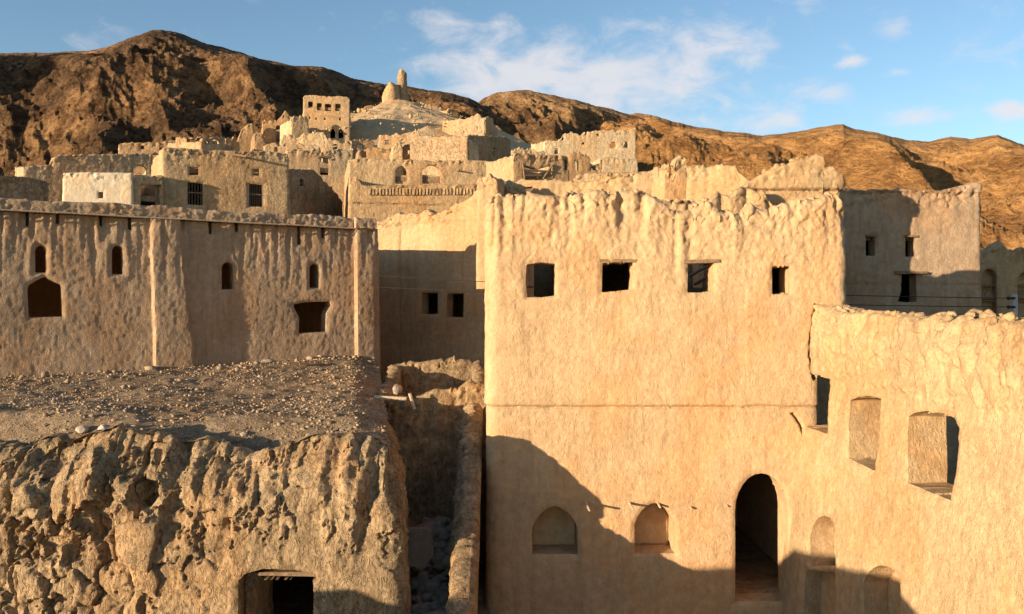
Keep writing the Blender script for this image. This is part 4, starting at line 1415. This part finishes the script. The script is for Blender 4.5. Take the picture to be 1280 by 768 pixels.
# ================================================================== LANE BETWEEN THE HOUSES
def lane():
    # roofless little room behind
    root = thing('ruined_room', 'roofless crumbling room sunk between the rubble roof and the tall house', 'ruin', (-1.8, 17.2, 0))
    fp = Plane(gx(466, 17.2), gx(608, 17.2))
    bp = Plane(gx(470, 21.5), gx(608, 21.5))
    A = fp.A; B = fp.B; RL = np.array([-3.3, 21.5]); RR = np.array([-.75, 21.5])
    tf = px_top(fp, [(462, 494), (480, 497), (500, 495), (515, 500), (530, 490), (545, 486), (560, 488), (580, 481), (592, 476), (610, 480)])
    shell('wall', M['rough'], root, [A, B], .035, .035, tf, 0, .42, .15, [], [], earth_disp(2.2, 1.0, 1.2, 3, 2.0, 81.0), .05, None, .10, 3, .15, 81.0)
    tb = px_top(bp, [(465, 462), (480, 455), (495, 452), (520, 452), (545, 447), (570, 450), (590, 455), (612, 452)])
    shell('wall', M['rough'], root, [RL, RR], .05, .05, tb, 0, .4, .15, [], [], earth_disp(2, .6, .6, 3, 2.0, 82.0), 0, None, .12, 2.5, .15, 82.0)
    shell('wall', M['rough'], root, [RL + np.array([.0, -.1]), A + np.array([0, .1])], .06, .06, lambda S: np.interp(S, [0, 2, 4.3], [3.9, 3.6, 3.6]), 0, .35, .15, [], [], earth_disp(2, .6, .6, 3, 2.0, 83.0), 0, None, .1, 2, .12, 83.0)
    shell('wall', M['rough'], root, [B + np.array([.02, .2]), RR + np.array([.05, -.1])], .06, .06, lambda S: np.interp(S, [0, 2, 4.3], [3.75, 3.8, 4.0]), 0, .35, .15, [], [], earth_disp(2, .6, .6, 3, 2.0, 84.0), 0, None, .1, 2, .12, 84.0)
    slab('floor', M['ground'], root, [A + np.array([.1, .1]), B + np.array([-.1, .1]), RR, RL], 2.4, .2)
    # end-on wall that comes towards the viewer
    lw = thing('ruined_wall', 'narrow round-topped mud wall coming down the dark lane beside the tall house', 'wall', (-.85, 13, 0))
    P0 = np.array([-1.12, 16.9]); P1 = np.array([-.86, 8.6])

    def tl(S):
        return np.interp(S, [0, 1.0, 2.6, 4.2, 5.5, 6.6, 8.4], [3.45, 3.2, 2.25, 1.48, .95, .7, .5])
    shell('wall', M['rough'], lw, [P0, P1], .03, .03, tl, -.15, .46, .1, [], [], earth_disp(1.6, .5, .6, 3, 1.8, 85.0), .03, 1.5, .08, 2.2, .22, 85.0)
    # leaning slab and fallen lumps
    r = np.random.default_rng(9)
    mb = MB()
    c = np.array(at(522, 684, 14.6))
    pts = [(-.28, -.25), (-.22, .28), (.26, .30), (.30, -.12), (.12, -.36)]
    V = [(c[0] + a, c[1] + b * .45, c[2] + b) for a, b in pts] + [(c[0] + a, c[1] + b * .45 + .09, c[2] + b + .02) for a, b in pts]
    mb.add(V, [(0, 1, 2, 3, 4)[::-1], (5, 6, 7, 8, 9)] + [(i, (i + 1) % 5, 5 + (i + 1) % 5, 5 + i) for i in range(5)])
    o = mb.build('stone_slab', M['brown'])
    tag(o, 'flat plaster slab leaning on rubble in the dark lane', 'slab')
    n = 420
    pos = np.stack([r.uniform(-1.75, -1.1, n), r.uniform(12.4, 16.9, n), np.zeros(n)], 1)
    pos[:, 2] = .15 + .75 * sstep(13.5, 16.8, pos[:, 1]) + .12 * r.uniform(0, 1, n)
    s = .05 + r.exponential(.05, n)
    rubble('rubble', 'heaped mud rubble lying in the dark lane', pos, s, M['stone'])
    grid_sheet('rubble_bank', M['ground'], None, -2.2, -1.0, 12.2, 17.0, .08, lambda X, Y: .05 + .85 * sstep(13.3, 16.8, Y) + .08 * fbm(X, Y, 0., 2.0, 3))
    tag(bpy.context.scene.objects['rubble_bank'], 'dusty earth bank filling the dark lane', 'ground', kind='structure')
    stone('blocky tan stone sitting on the rim of the roofless room', (*at(497, 487, 17.0)[:2], at(497, 487, 17.0)[2]), .12, M['stone'], .95, 31)
    mb = MB(); mb.tube([at(468, 497, 16.8), at(508, 499, 16.8)], .045, 7); mb.tube([at(512, 492, 16.85), at(518, 512, 16.8)], .035, 7)
    o = mb.build('broken_beam', M['greywood']); tag(o, 'broken beam end lying across the rim of the roofless room', 'beam')


lane()

# ================================================================== COURTYARD WALL between left house and main house
def courtyard():
    A = gx(468, 30.0); B = gx(624, 26.5)
    root, pl = house('ruined_house', 'pale two-storey house in the gap, sunlit above and shaded below', 'house', (466, 29.6), (640, 26.2),
                     [(462, 275), (480, 275), (492, 268), (505, 266), (520, 268), (535, 262), (550, 266), (560, 260), (575, 253), (590, 244), (600, 234), (606, 228), (612, 220), (640, 232)], 5.0,
                     holes=[('rect', 528, 366, 548, 393), ('rect', 559, 367, 580, 397)], mat='pale', zb=0, res=.04, runnel=.4, rag=.14, ragf=1.8, amp=1.2, back_top=7.6,
                     extra=lambda s, z, dtop, X, Y, Z: .03 * sstep(8.35, 8.40, z) - .05 * np.exp(-((s - 6.35 - .05 * perlin(z, 0., 1.)) / .04) ** 2))
    return root, pl


cy_root, cy_pl = courtyard()
pr, _ = house('broken_pillar', 'broken sunlit pillar of masonry standing left of the large house roof', 'ruin', (596, 25.6), (622, 25.4),
              [(594, 226), (600, 218), (606, 222), (612, 216), (618, 222), (625, 226)], .8, mat='pale', zb=6.0, res=.045, runnel=.6, rag=.2, ragf=2, roof=None, T=.3, group=None)

# ================================================================== RIGHT BACK HOUSE
rb_root, rb_pl = house('ruined_house', 'plain two-storey house behind at the right, half in shadow, with two small square windows', 'house', (1030, 22.0), (1226, 22.3),
                       [(1028, 234), (1058, 237), (1090, 236), (1110, 237), (1140, 236), (1165, 237), (1190, 237), (1200, 233), (1212, 229), (1220, 228), (1228, 230)], 5.0,
                       holes=[('rect', 1082, 296, 1094, 320), ('rect', 1132, 297, 1144, 321), ('poly', [(1127, 343), (1145, 342), (1146, 378), (1132, 378), (1122, 377), (1126, 365)])],
                       mat='brown', zb=0, res=.045, runnel=.25, rag=.09, ragf=2.2, amp=1.0, batter=.012,
                       extra=lambda s, z, dtop, X, Y, Z: .07 * sstep(8.60, 8.63, z) - .03 * np.exp(-((z - 6.05 - .03 * perlin(s, 0., 1.)) / .03) ** 2) - .03 * np.exp(-((s - 7.5 - .3 * perlin(z, 0., 3.)) / .03) ** 2) * (z > 7))
lintel(rb_root, rb_pl, 1122, 1150, 341, .06, 'wood', .14, .12)
lintel(rb_root, rb_pl, 1083, 1094, 295, .05, 'wood', .03, .03)
lintel(rb_root, rb_pl, 1133, 1145, 296, .05, 'wood', .03, .04)

rf_root, rf_pl = house('ruined_house', 'small ruined house at the far right edge with tall arched niches and shelves', 'house', (1205, 27.5), (1330, 27.0),
                       [(1200, 318), (1225, 316), (1240, 306), (1252, 300), (1262, 308), (1270, 314), (1300, 306), (1330, 312)], 4.5,
                       holes=[], niches=[(('arch', 1227, 336, 1246, 398, 346), .35), (('arch', 1272, 340, 1296, 398, 351), .35)], mat='pale', zb=0, res=.05, runnel=.8, rag=.25)
for (u0, u1) in ((1228, 1245), (1273, 1295)):
    for v in (357, 376):
        lintel(rf_root, rf_pl, u0, u1, v, .05, 'wood', -.1, .0, name='shelf', dep=.22)

# pole and wires
PX = at(1268, 384, 20.5)
pole = thing('utility_pole', 'grey steel pole rising at the right edge behind the eroded parapet', 'pole', (PX[0], PX[1], 0))
mb = MB(); mb.tube([(PX[0], PX[1], 0), (PX[0], PX[1], at(0, 368, 20.5)[2])], .075, 12); mb.build('shaft', M['pole'], pole, True)
for v in (373, 384):
    z = at(0, v, 20.5)[2]
    mb = MB(); mb.tube([(PX[0] - .02, PX[1] - .05, z), (PX[0] - .16, PX[1] - .05, z)], [.035, .03], 8); mb.tube([(PX[0] - .16, PX[1] - .05, z), (PX[0] - .20, PX[1] - .05, z)], .045, 8)
    mb.build('insulator', M['wire'], pole, True)
for (v0, v1, lab, m, sag) in ((348, 373, 'upper of the two thin cables strung past the tall house', 'wire', .28), (362, 384, 'lower of the two thin cables strung past the tall house', 'wire', .30)):
    p = np.array([LB[0] + .1, LB[1] - .5, at(478, v0 - 3, 24)[2]]); q = np.array([PX[0] - .2, PX[1] - .05, at(0, v1, 20.5)[2]])
    pts = []
    for k in range(25):
        t = k / 24
        w = p + (q - p) * t
        # held off the back of the house by its rear corner
        w[1] += .6 * math.sin(math.pi * t)
        w[2] -= sag * 4 * t * (1 - t) * .35
        pts.append(w)
    mb = MB(); mb.tube(pts, .011, 6)
    o = mb.build('overhead_wire', M[m], None, True); tag(o, lab, 'cable', 'overhead wires')

# ================================================================== HOUSES BEYOND
def village():
    # behind the left house
    house('ruined_house', 'long cream-tan house at the far left with an arched window beside a dark doorway', 'house', (29, 52), (206, 57), [(26, 210), (40, 207), (62, 206), (64, 198), (72, 194), (110, 193), (150, 192), (190, 191), (206, 190)], 7,
          holes=[('arch', 167, 207, 184, 219, 213), ('rect', 191, 193, 203, 218)], mat='far', runnel=.9, run_f=1.6)
    house('low_house', 'whitewashed low house with one tiny square window on the left', 'house', (78, 44), (166, 45), [(76, 216), (100, 215), (166, 216)], 4.5, holes=[('rect', 123, 240, 129, 248)], mat='cream', runnel=0, rag=.03, amp=.5, zb=7.0)
    r, p = house('low_house', 'open-fronted lean-to with a pale roof slab beside the whitewashed house', 'house', (167, 45.2), (204, 46.0), [(166, 221), (185, 220), (204, 219)], 4.0, holes=[('rect', 176, 231, 203, 262)], mat='farpale', runnel=.1, rag=.03, amp=.6, zb=7.0)
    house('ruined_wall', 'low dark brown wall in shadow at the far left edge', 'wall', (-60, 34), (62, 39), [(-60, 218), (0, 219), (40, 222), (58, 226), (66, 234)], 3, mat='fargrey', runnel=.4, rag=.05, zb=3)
    r, p = house('ruined_house', 'square tan house with two barred windows and two small openings above', 'house', (203, 46.5), (361, 50), [(201, 184), (225, 185), (260, 187), (300, 189), (330, 188), (352, 191), (361, 193)], 7.5,
                 holes=[('rect', 237, 209, 248, 219), ('rect', 317, 211, 324, 220), ('rect', 233, 228, 255, 257), ('rect', 310, 230, 330, 259)], mat='far', runnel=.35, rag=.06, amp=1.0, batter=.03)
    framed_window(r, p, 233, 228, 255, 257)
    framed_window(r, p, 310, 230, 330, 259, 6)
    mb = MB(); mb.tube([p.pt(281, 191, -.2), p.pt(306, 198, .6)], .07, 7); mb.build('waterspout', M['wood'], r)
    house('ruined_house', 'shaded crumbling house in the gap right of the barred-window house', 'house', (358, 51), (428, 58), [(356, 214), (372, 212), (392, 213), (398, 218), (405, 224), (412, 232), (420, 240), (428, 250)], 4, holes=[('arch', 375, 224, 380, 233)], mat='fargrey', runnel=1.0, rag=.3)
    r, p = house('ruined_house', 'mid-slope house with a dark narrow door and a tiny arched window', 'house', (358, 62), (442, 64), [(356, 188), (366, 186), (385, 188), (394, 184), (400, 190), (420, 186), (442, 187)], 6,
                 holes=[('rect', 400, 197, 411, 219), ('ogee', 414.5, 194, 419.5, 201, 198)], mat='far', runnel=.9, rag=.25)
    lintel(r, p, 400, 411, 196, .12, 'wood', .05, .1)
    # ruins above
    house('ruined_wall', 'long broken wall on the slope above the far left house', 'ruin', (148, 72), (222, 74), [(146, 181), (150, 179), (180, 178), (205, 177), (216, 175), (224, 176)], 4, holes=[('rect', 176, 182, 180, 188), ('rect', 199, 181, 205, 190)], mat='far', rag=.2)
    house('ruined_house', 'small ruin with a dark arch above the barred-window house', 'ruin', (219, 70), (252, 69), [(218, 176), (221, 171), (232, 172), (240, 174), (246, 170), (254, 174)], 4, holes=[('rect', 233, 174, 243, 184), ('arch', 244, 172, 251, 183, 176)], mat='fargrey', rag=.25, roof=.2)
    house('ruined_house', 'small ruin with two little arched holes on the slope', 'ruin', (251, 68), (282, 70), [(250, 177), (256, 172), (270, 171), (282, 172), (285, 175)], 5, holes=[('arch', 256, 175, 262, 181, 178), ('arch', 266, 174, 275, 180, 177)], mat='far', rag=.15)
    house('ruined_wall', 'crooked broken gable standing left of the tall tower house', 'ruin', (296, 86), (322, 87), [(294, 180), (298, 172), (303, 160), (309, 155), (316, 154), (320, 160), (322, 172)], 3, mat='far', rag=.3, roof=None)
    house('ruined_house', 'jagged roofless shell beside the tall tower house', 'ruin', (328, 88), (366, 89), [(327, 152), (334, 150), (345, 152), (352, 145), (356, 138), (361, 142), (367, 150)], 5, holes=[('rect', 345, 157, 357, 178)], mat='far', rag=.35, roof=None)
    house('ruined_wall', 'ragged wall stump just below the top-floor windows of the tower house', 'ruin', (364, 84), (386, 85), [(362, 150), (368, 144), (374, 148), (380, 143), (387, 150)], 4, mat='farpale', rag=.5, roof=None)
    r, p = house('tower_house', 'tall square tower house with four top-floor windows', 'house', (379, 92), (437, 93), [(378, 121), (382, 119), (395, 119), (410, 121), (425, 120), (434, 121), (438, 124)], 6,
                 holes=[('rect', 385, 127, 391, 135), ('rect', 396, 129, 402, 138), ('rect', 406, 130, 414, 139), ('rect', 419, 130, 426, 139), ('rect', 386, 146, 388, 149), ('rect', 394, 147, 396, 150), ('rect', 405, 147, 407, 151), ('rect', 424, 147, 426, 151), ('ogee', 413, 161, 419, 173, 166), ('ogee', 423, 161, 429, 173, 166)],
                 mat='far', runnel=.4, rag=.12, extra=lambda s, z, dtop, X, Y, Z: .1 * np.exp(-((z - 27.35) / .12) ** 2))
    house('ruined_wall', 'sunlit broken terrace wall below the tower house', 'ruin', (350, 80), (410, 81), [(348, 176), (356, 168), (372, 170), (385, 165), (398, 164), (406, 167), (411, 180)], 4, mat='farpale', rag=.5, roof=None)
    house('ruined_wall', 'tattered lower terrace wall with vertical stubs', 'ruin', (330, 74), (400, 75), [(328, 184), (334, 178), (350, 180), (365, 178), (380, 182), (392, 180), (402, 186)], 4, holes=[('rect', 343, 184, 347, 190), ('rect', 372, 185, 378, 194)], mat='far', rag=.4, run_f=1.2, runnel=1.6, roof=None)
    # big building in the middle
    r, p = house('ruined_house', 'wide tan building with two pointed arched windows in the middle of the slope', 'house', (436, 56), (652, 59), [(434, 199), (460, 198), (500, 199), (540, 201), (580, 200), (620, 202), (650, 204)], 8,
                 holes=[('ogee', 494, 207, 509, 230, 214), ('ogee', 528, 206, 551, 230, 214)], mat='far', runnel=.5, rag=.07, run_f=1.3, amp=1.0)
    for (u0, u1) in ((494.5, 508.5), (528.5, 550.5)):
        lintel(r, p, u0, u1, 220, .12, 'farpale', -.25, .0, name='sill_panel', dep=.1)
        q0 = p.pt((u0 + u1) / 2, 226, -.3); w = (u1 - u0) * .0575
        mb = MB(); mb.box(q0, (w, .08, .62), p.d); mb.build('parapet_panel', M['far'], r)
    mb = MB(); mb.tube([p.pt(570, 213, -.1), p.pt(573, 214, .5)], .06, 7); mb.build('waterspout', M['wood'], r)
    r, p = house('ruined_house', 'lower projecting block with a toothed cornice in front of the wide building', 'house', (436, 51.5), (604, 53.5), [(434, 222), (446, 220), (452, 230), (458, 232), (500, 231), (560, 231), (606, 230)], 4, mat='far', runnel=.15, rag=.05, amp=.9,
                 extra=lambda s, z, dtop, X, Y, Z: -.12 * np.exp(-((z - p0z(256)) / .04) ** 2))
    teeth = MB()
    for k in range(34):
        u = 462 + k * 4.2
        if u > 600: break
        teeth.box(p.pt(u, 240, .06), (.13, .14, .42), p.d, .015)
    teeth.build('toothed_cornice', M['far'], r)
    # behind and above the wide building
    house('ruined_house', 'broken house with a long timber roof edge above the wide building', 'house', (504, 68), (578, 70), [(502, 184), (508, 180), (530, 180), (555, 181), (579, 183)], 5, holes=[('rect', 522, 193, 536, 199), ('rect', 510, 187, 514, 193), ('rect', 556, 188, 561, 195)], mat='fargrey', runnel=.9, rag=.1)
    house('ruined_wall', 'ruined front with a jagged crest above the timber-edged house', 'ruin', (472, 79), (527, 79), [(470, 172), (476, 169), (490, 168), (508, 168), (518, 164), (521, 160), (524, 167), (528, 176)], 5, holes=[('rect', 481, 175, 486, 181), ('ogee', 500, 174, 505, 182, 176)], mat='far', rag=.4, runnel=1.2, roof=None)
    house('ruined_wall', 'low terrace wall climbing left of the timber-edged house', 'ruin', (446, 72), (508, 73), [(444, 190), (455, 186), (470, 184), (485, 186), (500, 186), (509, 190)], 4, holes=[('rect', 452, 189, 458, 197), ('rect', 478, 190, 483, 195)], mat='far', rag=.25, runnel=1.0)
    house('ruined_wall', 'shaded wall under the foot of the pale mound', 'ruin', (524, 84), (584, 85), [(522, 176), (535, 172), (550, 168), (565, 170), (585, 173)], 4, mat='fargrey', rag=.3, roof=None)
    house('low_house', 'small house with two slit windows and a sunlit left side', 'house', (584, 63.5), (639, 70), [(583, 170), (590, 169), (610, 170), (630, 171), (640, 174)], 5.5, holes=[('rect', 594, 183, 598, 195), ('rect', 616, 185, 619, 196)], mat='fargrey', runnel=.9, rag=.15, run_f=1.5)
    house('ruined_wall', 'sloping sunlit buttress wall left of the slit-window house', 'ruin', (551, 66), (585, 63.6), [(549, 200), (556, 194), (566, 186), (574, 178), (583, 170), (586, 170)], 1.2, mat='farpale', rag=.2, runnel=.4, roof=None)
    house('ruined_wall', 'low dark broken wall at the left foot of the pale mound', 'ruin', (439, 108), (470, 109), [(438, 152), (446, 148), (458, 151), (471, 154)], 3, mat='fargrey', rag=.5, roof=None)
    house('ruined_house', 'dim ruin with a gaping opening right below the tower house', 'ruin', (437, 83), (468, 84), [(436, 178), (442, 173), (455, 176), (462, 172), (469, 179)], 4, holes=[('rect', 446, 180, 454, 188)], mat='fargrey', rag=.5)
    house('ruined_wall', 'pale eroded lump of wall left of the timber-edged house', 'ruin', (490, 67.4), (504, 67.6), [(489, 186), (494, 179), (499, 178), (505, 184)], 2, mat='farpale', rag=.5, roof=None)
    house('ruined_wall', 'dark roofless shell stepping down right of the tower house arches', 'ruin', (404, 79), (440, 79.5), [(403, 178), (411, 174), (424, 177), (432, 180), (441, 178)], 3, holes=[('rect', 416, 180, 422, 190)], mat='far', rag=.5, roof=None)
    house('ruined_wall', 'stub of wall between the crooked gable and the roofless shell', 'ruin', (318, 83), (332, 83.5), [(317, 170), (322, 163), (327, 166), (333, 172)], 2.5, mat='fargrey', rag=.5, roof=None)
    house('ruined_wall', 'short jagged wall left of the crooked gable', 'ruin', (281, 80), (300, 81), [(280, 178), (286, 172), (292, 174), (301, 178)], 3, mat='far', rag=.5, roof=None)
    house('ruined_wall', 'lit broken terrace under the split gable on the ridge', 'ruin', (566, 88), (606, 88), [(565, 166), (574, 160), (585, 162), (596, 158), (607, 164)], 4, mat='farpale', rag=.5, roof=None)
    house('ruined_wall', 'low lit wall on the shoulder right of the slit-window house', 'ruin', (640, 74), (682, 75), [(639, 190), (648, 184), (660, 186), (672, 188), (683, 190)], 4, mat='farpale', rag=.4, roof=None)
    house('ruined_wall', 'thin broken wall running down the mound right of the watchtower', 'ruin', (512, 110), (560, 106), [(511, 150), (524, 148), (540, 152), (552, 157), (561, 160)], 1.5, mat='farpale', rag=.5, roof=None)
    # beside and right of the mound
    house('ruined_wall', 'broken wall on the crest right of the watchtower', 'ruin', (530, 118), (556, 119), [(529, 136), (533, 131), (545, 133), (552, 134), (557, 140)], 3, mat='far', rag=.4, roof=None)
    house('ruined_wall', 'lone stub on the crest right of the broken wall', 'ruin', (559, 116), (567, 117), [(558, 139), (562, 136), (568, 138)], 2.5, mat='far', rag=.3, roof=None)
    house('ruined_wall', 'little broken wall on the crest left of the watchtower', 'ruin', (455, 117), (472, 118), [(454, 136), (458, 132), (466, 132), (473, 133)], 2, mat='fargrey', rag=.3, roof=None)
    house('ruined_house', 'roofless ruin with a split gable on the ridge', 'ruin', (573, 98), (606, 97), [(572, 152), (578, 150), (588, 146), (597, 142), (601, 146), (607, 150)], 5, mat='far', rag=.4, roof=None)
    house('ruined_wall', 'upright wall end with a shaded right flank on the ridge', 'ruin', (607, 97), (617, 99), [(606, 147), (611, 146), (618, 149)], 6, mat='far', rag=.25, roof=None)
    # right ruin
    r, p = house('ruined_house', 'pale ruined house with two round-headed windows standing against the brown hill', 'house', (680, 82), (795, 84), [(678, 178), (686, 176), (700, 175), (705, 168), (712, 166), (725, 168), (730, 165), (745, 163), (760, 163), (780, 163), (796, 161)], 6,
                 holes=[('arch', 762, 177, 771, 186, 182), ('arch', 779, 177, 786, 185, 181), ('arch', 693, 185, 698, 193, 188), ('rect', 702, 172, 705, 176), ('rect', 727, 178, 731, 182), ('rect', 746, 167, 749, 171)], mat='farpale', runnel=.3, rag=.3, roof=2.5)
    house('low_house', 'squat annex below the two round-headed windows', 'house', (750, 73), (798, 74), [(748, 198), (760, 196), (775, 198), (799, 199)], 4, holes=[('arch', 749, 200, 754, 212, 203)], mat='farpale', rag=.15)
    r, p = house('ruined_house', 'low ruin with poles showing under its broken roof edge', 'house', (641, 52), (712, 54), [(639, 194), (650, 191), (680, 193), (700, 194), (712, 196)], 4, holes=[('poly', [(654, 214), (655, 207), (672, 212), (690, 207), (692, 226), (654, 226)]), ('rect', 706, 199, 710, 213)], mat='far', runnel=.9, rag=.15, run_f=1.3)
    for (p0, p1) in (((653, 206), (655, 224)), ((655, 213), (690, 215)), ((690, 206), (678, 224)), ((655, 220), (676, 220))):
        mb = MB(); mb.tube([p.pt(*p0, .08), p.pt(*p1, .08)], .07, 6); mb.build('pole', M['wood'], r)
    house('ruined_wall', 'shaded ruin stumps left of the squat annex', 'ruin', (705, 60), (752, 61), [(704, 196), (712, 193), (722, 192), (736, 194), (742, 203), (753, 206)], 4, holes=[('rect', 719, 201, 724, 213), ('rect', 738, 199, 747, 213)], mat='far', rag=.4)
    # walls just behind the big house
    house('ruined_wall', 'long pale wall with squared courses right behind the tall house', 'wall', (620, 27.2), (836, 26.5), [(618, 230), (640, 224), (660, 224), (700, 226), (730, 226), (760, 222), (790, 218), (812, 214), (836, 216)], 3.5, holes=[('poly', [(655, 234), (666, 233), (662, 246), (658, 246)]), ('arch', 645, 240, 652, 250, 245)],
          mat='pale', zb=0, rag=.14, runnel=.3, res=.05, extra=lambda s, z, dtop, X, Y, Z: -.03 * np.exp(-((z - 9.25) / .03) ** 2) - .03 * np.exp(-((np.mod(s + .3 * np.sign(z - 9.25), 1.3) - .6) / .03) ** 2))
    house('ruined_wall', 'low smooth wall seen over the top of the coursed wall', 'wall', (720, 34), (832, 34), [(718, 218), (740, 216), (790, 215), (815, 214), (833, 218)], 3, mat='far', zb=0, rag=.08, runnel=.3)
    house('ruined_wall', 'upright finger of wall rising above the right part of the rear ruin', 'ruin', (828, 24.6), (862, 24.8), [(826, 214), (832, 207), (842, 206), (846, 197), (851, 193), (857, 194), (862, 205)], .8, mat='pale', zb=0, rag=.16, ragf=2.5, runnel=.8, res=.045, roof=None)
    house('ruined_wall', 'pitted pale wall running right of the finger-shaped ruin', 'wall', (858, 23.6), (940, 23.0), [(856, 208), (866, 206), (880, 207), (900, 206), (912, 206), (920, 210), (926, 216), (934, 222), (942, 226)], 2.5, holes=[('rect', 828, 231, 835, 241)], mat='pale', zb=0, rag=.15, ragf=2.2, runnel=.9, res=.045, roof=None)


def p0z(v):
    return EYE - (v - HZ) / 1000 * 52.4


village()


def slope_rubble():
    r = np.random.default_rng(21)
    n = 9000
    y = r.uniform(44, 128, n); x = r.uniform(-.36, .2, n) * y
    z = ground_z(x, y)
    s = .06 + r.exponential(.12, n)
    rubble('rubble', 'tumbled mud brick and stone lying between the ruins on the slope', np.stack([x, y, z + s * .2], 1), np.minimum(s, .8), M['stone'])


    n = 750
    y = r.uniform(88, 132, n); x = r.uniform(-34, -2, n)
    z = np.array([mound_z(a_, b_) for a_, b_ in zip(x, y)])
    k = z > ground_z(x, y)
    s = .04 + r.exponential(.07, n)
    rubble('rubble', 'loose stones scattered over the pale mound', np.stack([x, y, z], 1)[k], np.minimum(s, .6)[k], M['mound'])


slope_rubble()


def tower():
    # ruined round watchtower: drum and standing sliver
    Y = 124.0
    bx, by, _ = at(489, 135, Y)
    root = thing('watchtower', 'ruined round watchtower with one tall leaning sliver of wall on the summit', 'tower', (bx, by, 30))
    n = 40
    th = np.linspace(0, 2 * math.pi, n)
    zb = at(0, 140, Y)[2]
    def ring(cx, cy, r0, r1, ztop, name, mat, seed):
        rows = 26
        V = []
        for j in range(rows):
            t = j / (rows - 1)
            for k in range(n - 1):
                a = th[k]
                zt = ztop(a)
                z = zb - 1.5 + (zt - zb + 1.5) * t
                r = r0 + (r1 - r0) * t + .30 * float(fbm(math.cos(a) * 2 + seed, math.sin(a) * 2, z, 1.1, 5, .65)) - (.25 * max(0, t - .9) * 10 if t > .9 else 0) * r1 * .5
                V.append((cx + math.cos(a) * r, cy + math.sin(a) * r, z))
        F = []
        m = n - 1
        for j in range(rows - 1):
            for k in range(m):
                F.append((j * m + k, j * m + (k + 1) % m, (j + 1) * m + (k + 1) % m, (j + 1) * m + k))
        F.append(tuple((rows - 1) * m + k for k in range(m)))
        mesh_obj(name, np.array(V), F, M[mat], root)
    zt1 = at(0, 106, Y)[2]
    ring(bx, by, 1.75, 1.25, lambda a: zt1 - .9 * max(0, -math.cos(a)) + .2 * math.sin(3 * a), 'drum', 'far', 1.0)
    sx, sy, _ = at(503, 135, Y + .8)
    zt2 = at(0, 86, Y)[2]
    ring(sx, sy, 1.25, .62, lambda a: zt2 - .35 * max(0, math.cos(a)), 'standing_wall', 'fargrey', 5.0)


tower()

# ================================================================== HOUSE OUTSIDE THE PICTURE at the left (its roofline shades the foot of the walls)
def shade_house():
    def pq(p, q): return np.array([p * .626 + q * .78, -.78 * p + .626 * q])
    root = thing('ruined_house', 'broken house beside the viewpoint whose shadow falls across the lower walls', 'house', (*pq(-8, -4), 0), 'mud houses of the old village')
    # front faces away from the sun; path so that outward is +q
    P = [pq(-4.3, -3), pq(-11.65, -3), pq(-11.65, -5.5), pq(-4.3, -5.5), pq(-4.3, -3.02)]
    P = P[::-1]

    def top(S):
        # S measured from (-4.3,-3.02) round the rear
        a = 2.5
        f = lambda p: np.interp(p, [-11.65, -11.5, -11.3, -10.9, -10.2, -9.26, -8.6, -7.5, -6.4, -5.8, -5.2, -4.7, -4.3], [2.0, 2.1, 2.15, 1.95, 2.22, 2.42, 2.88, 2.95, 3.1, 3.1, 2.9, 2.5, 2.1])
        p = np.where(S < a, -4.3, np.where(S < a + 7.35, -4.3 - (S - a), np.where(S < 2 * a + 7.35, -11.65, -11.65 + (S - 2 * a - 7.35))))
        return f(p)
    shell('wall', M['brown'], root, P, .1, .1, top, -.1, .4, .2, [], [], earth_disp(1.5, .8, .8, 3, 1.2, 95.0), 0, None, .06, 2, .1, 95.0)


shade_house()
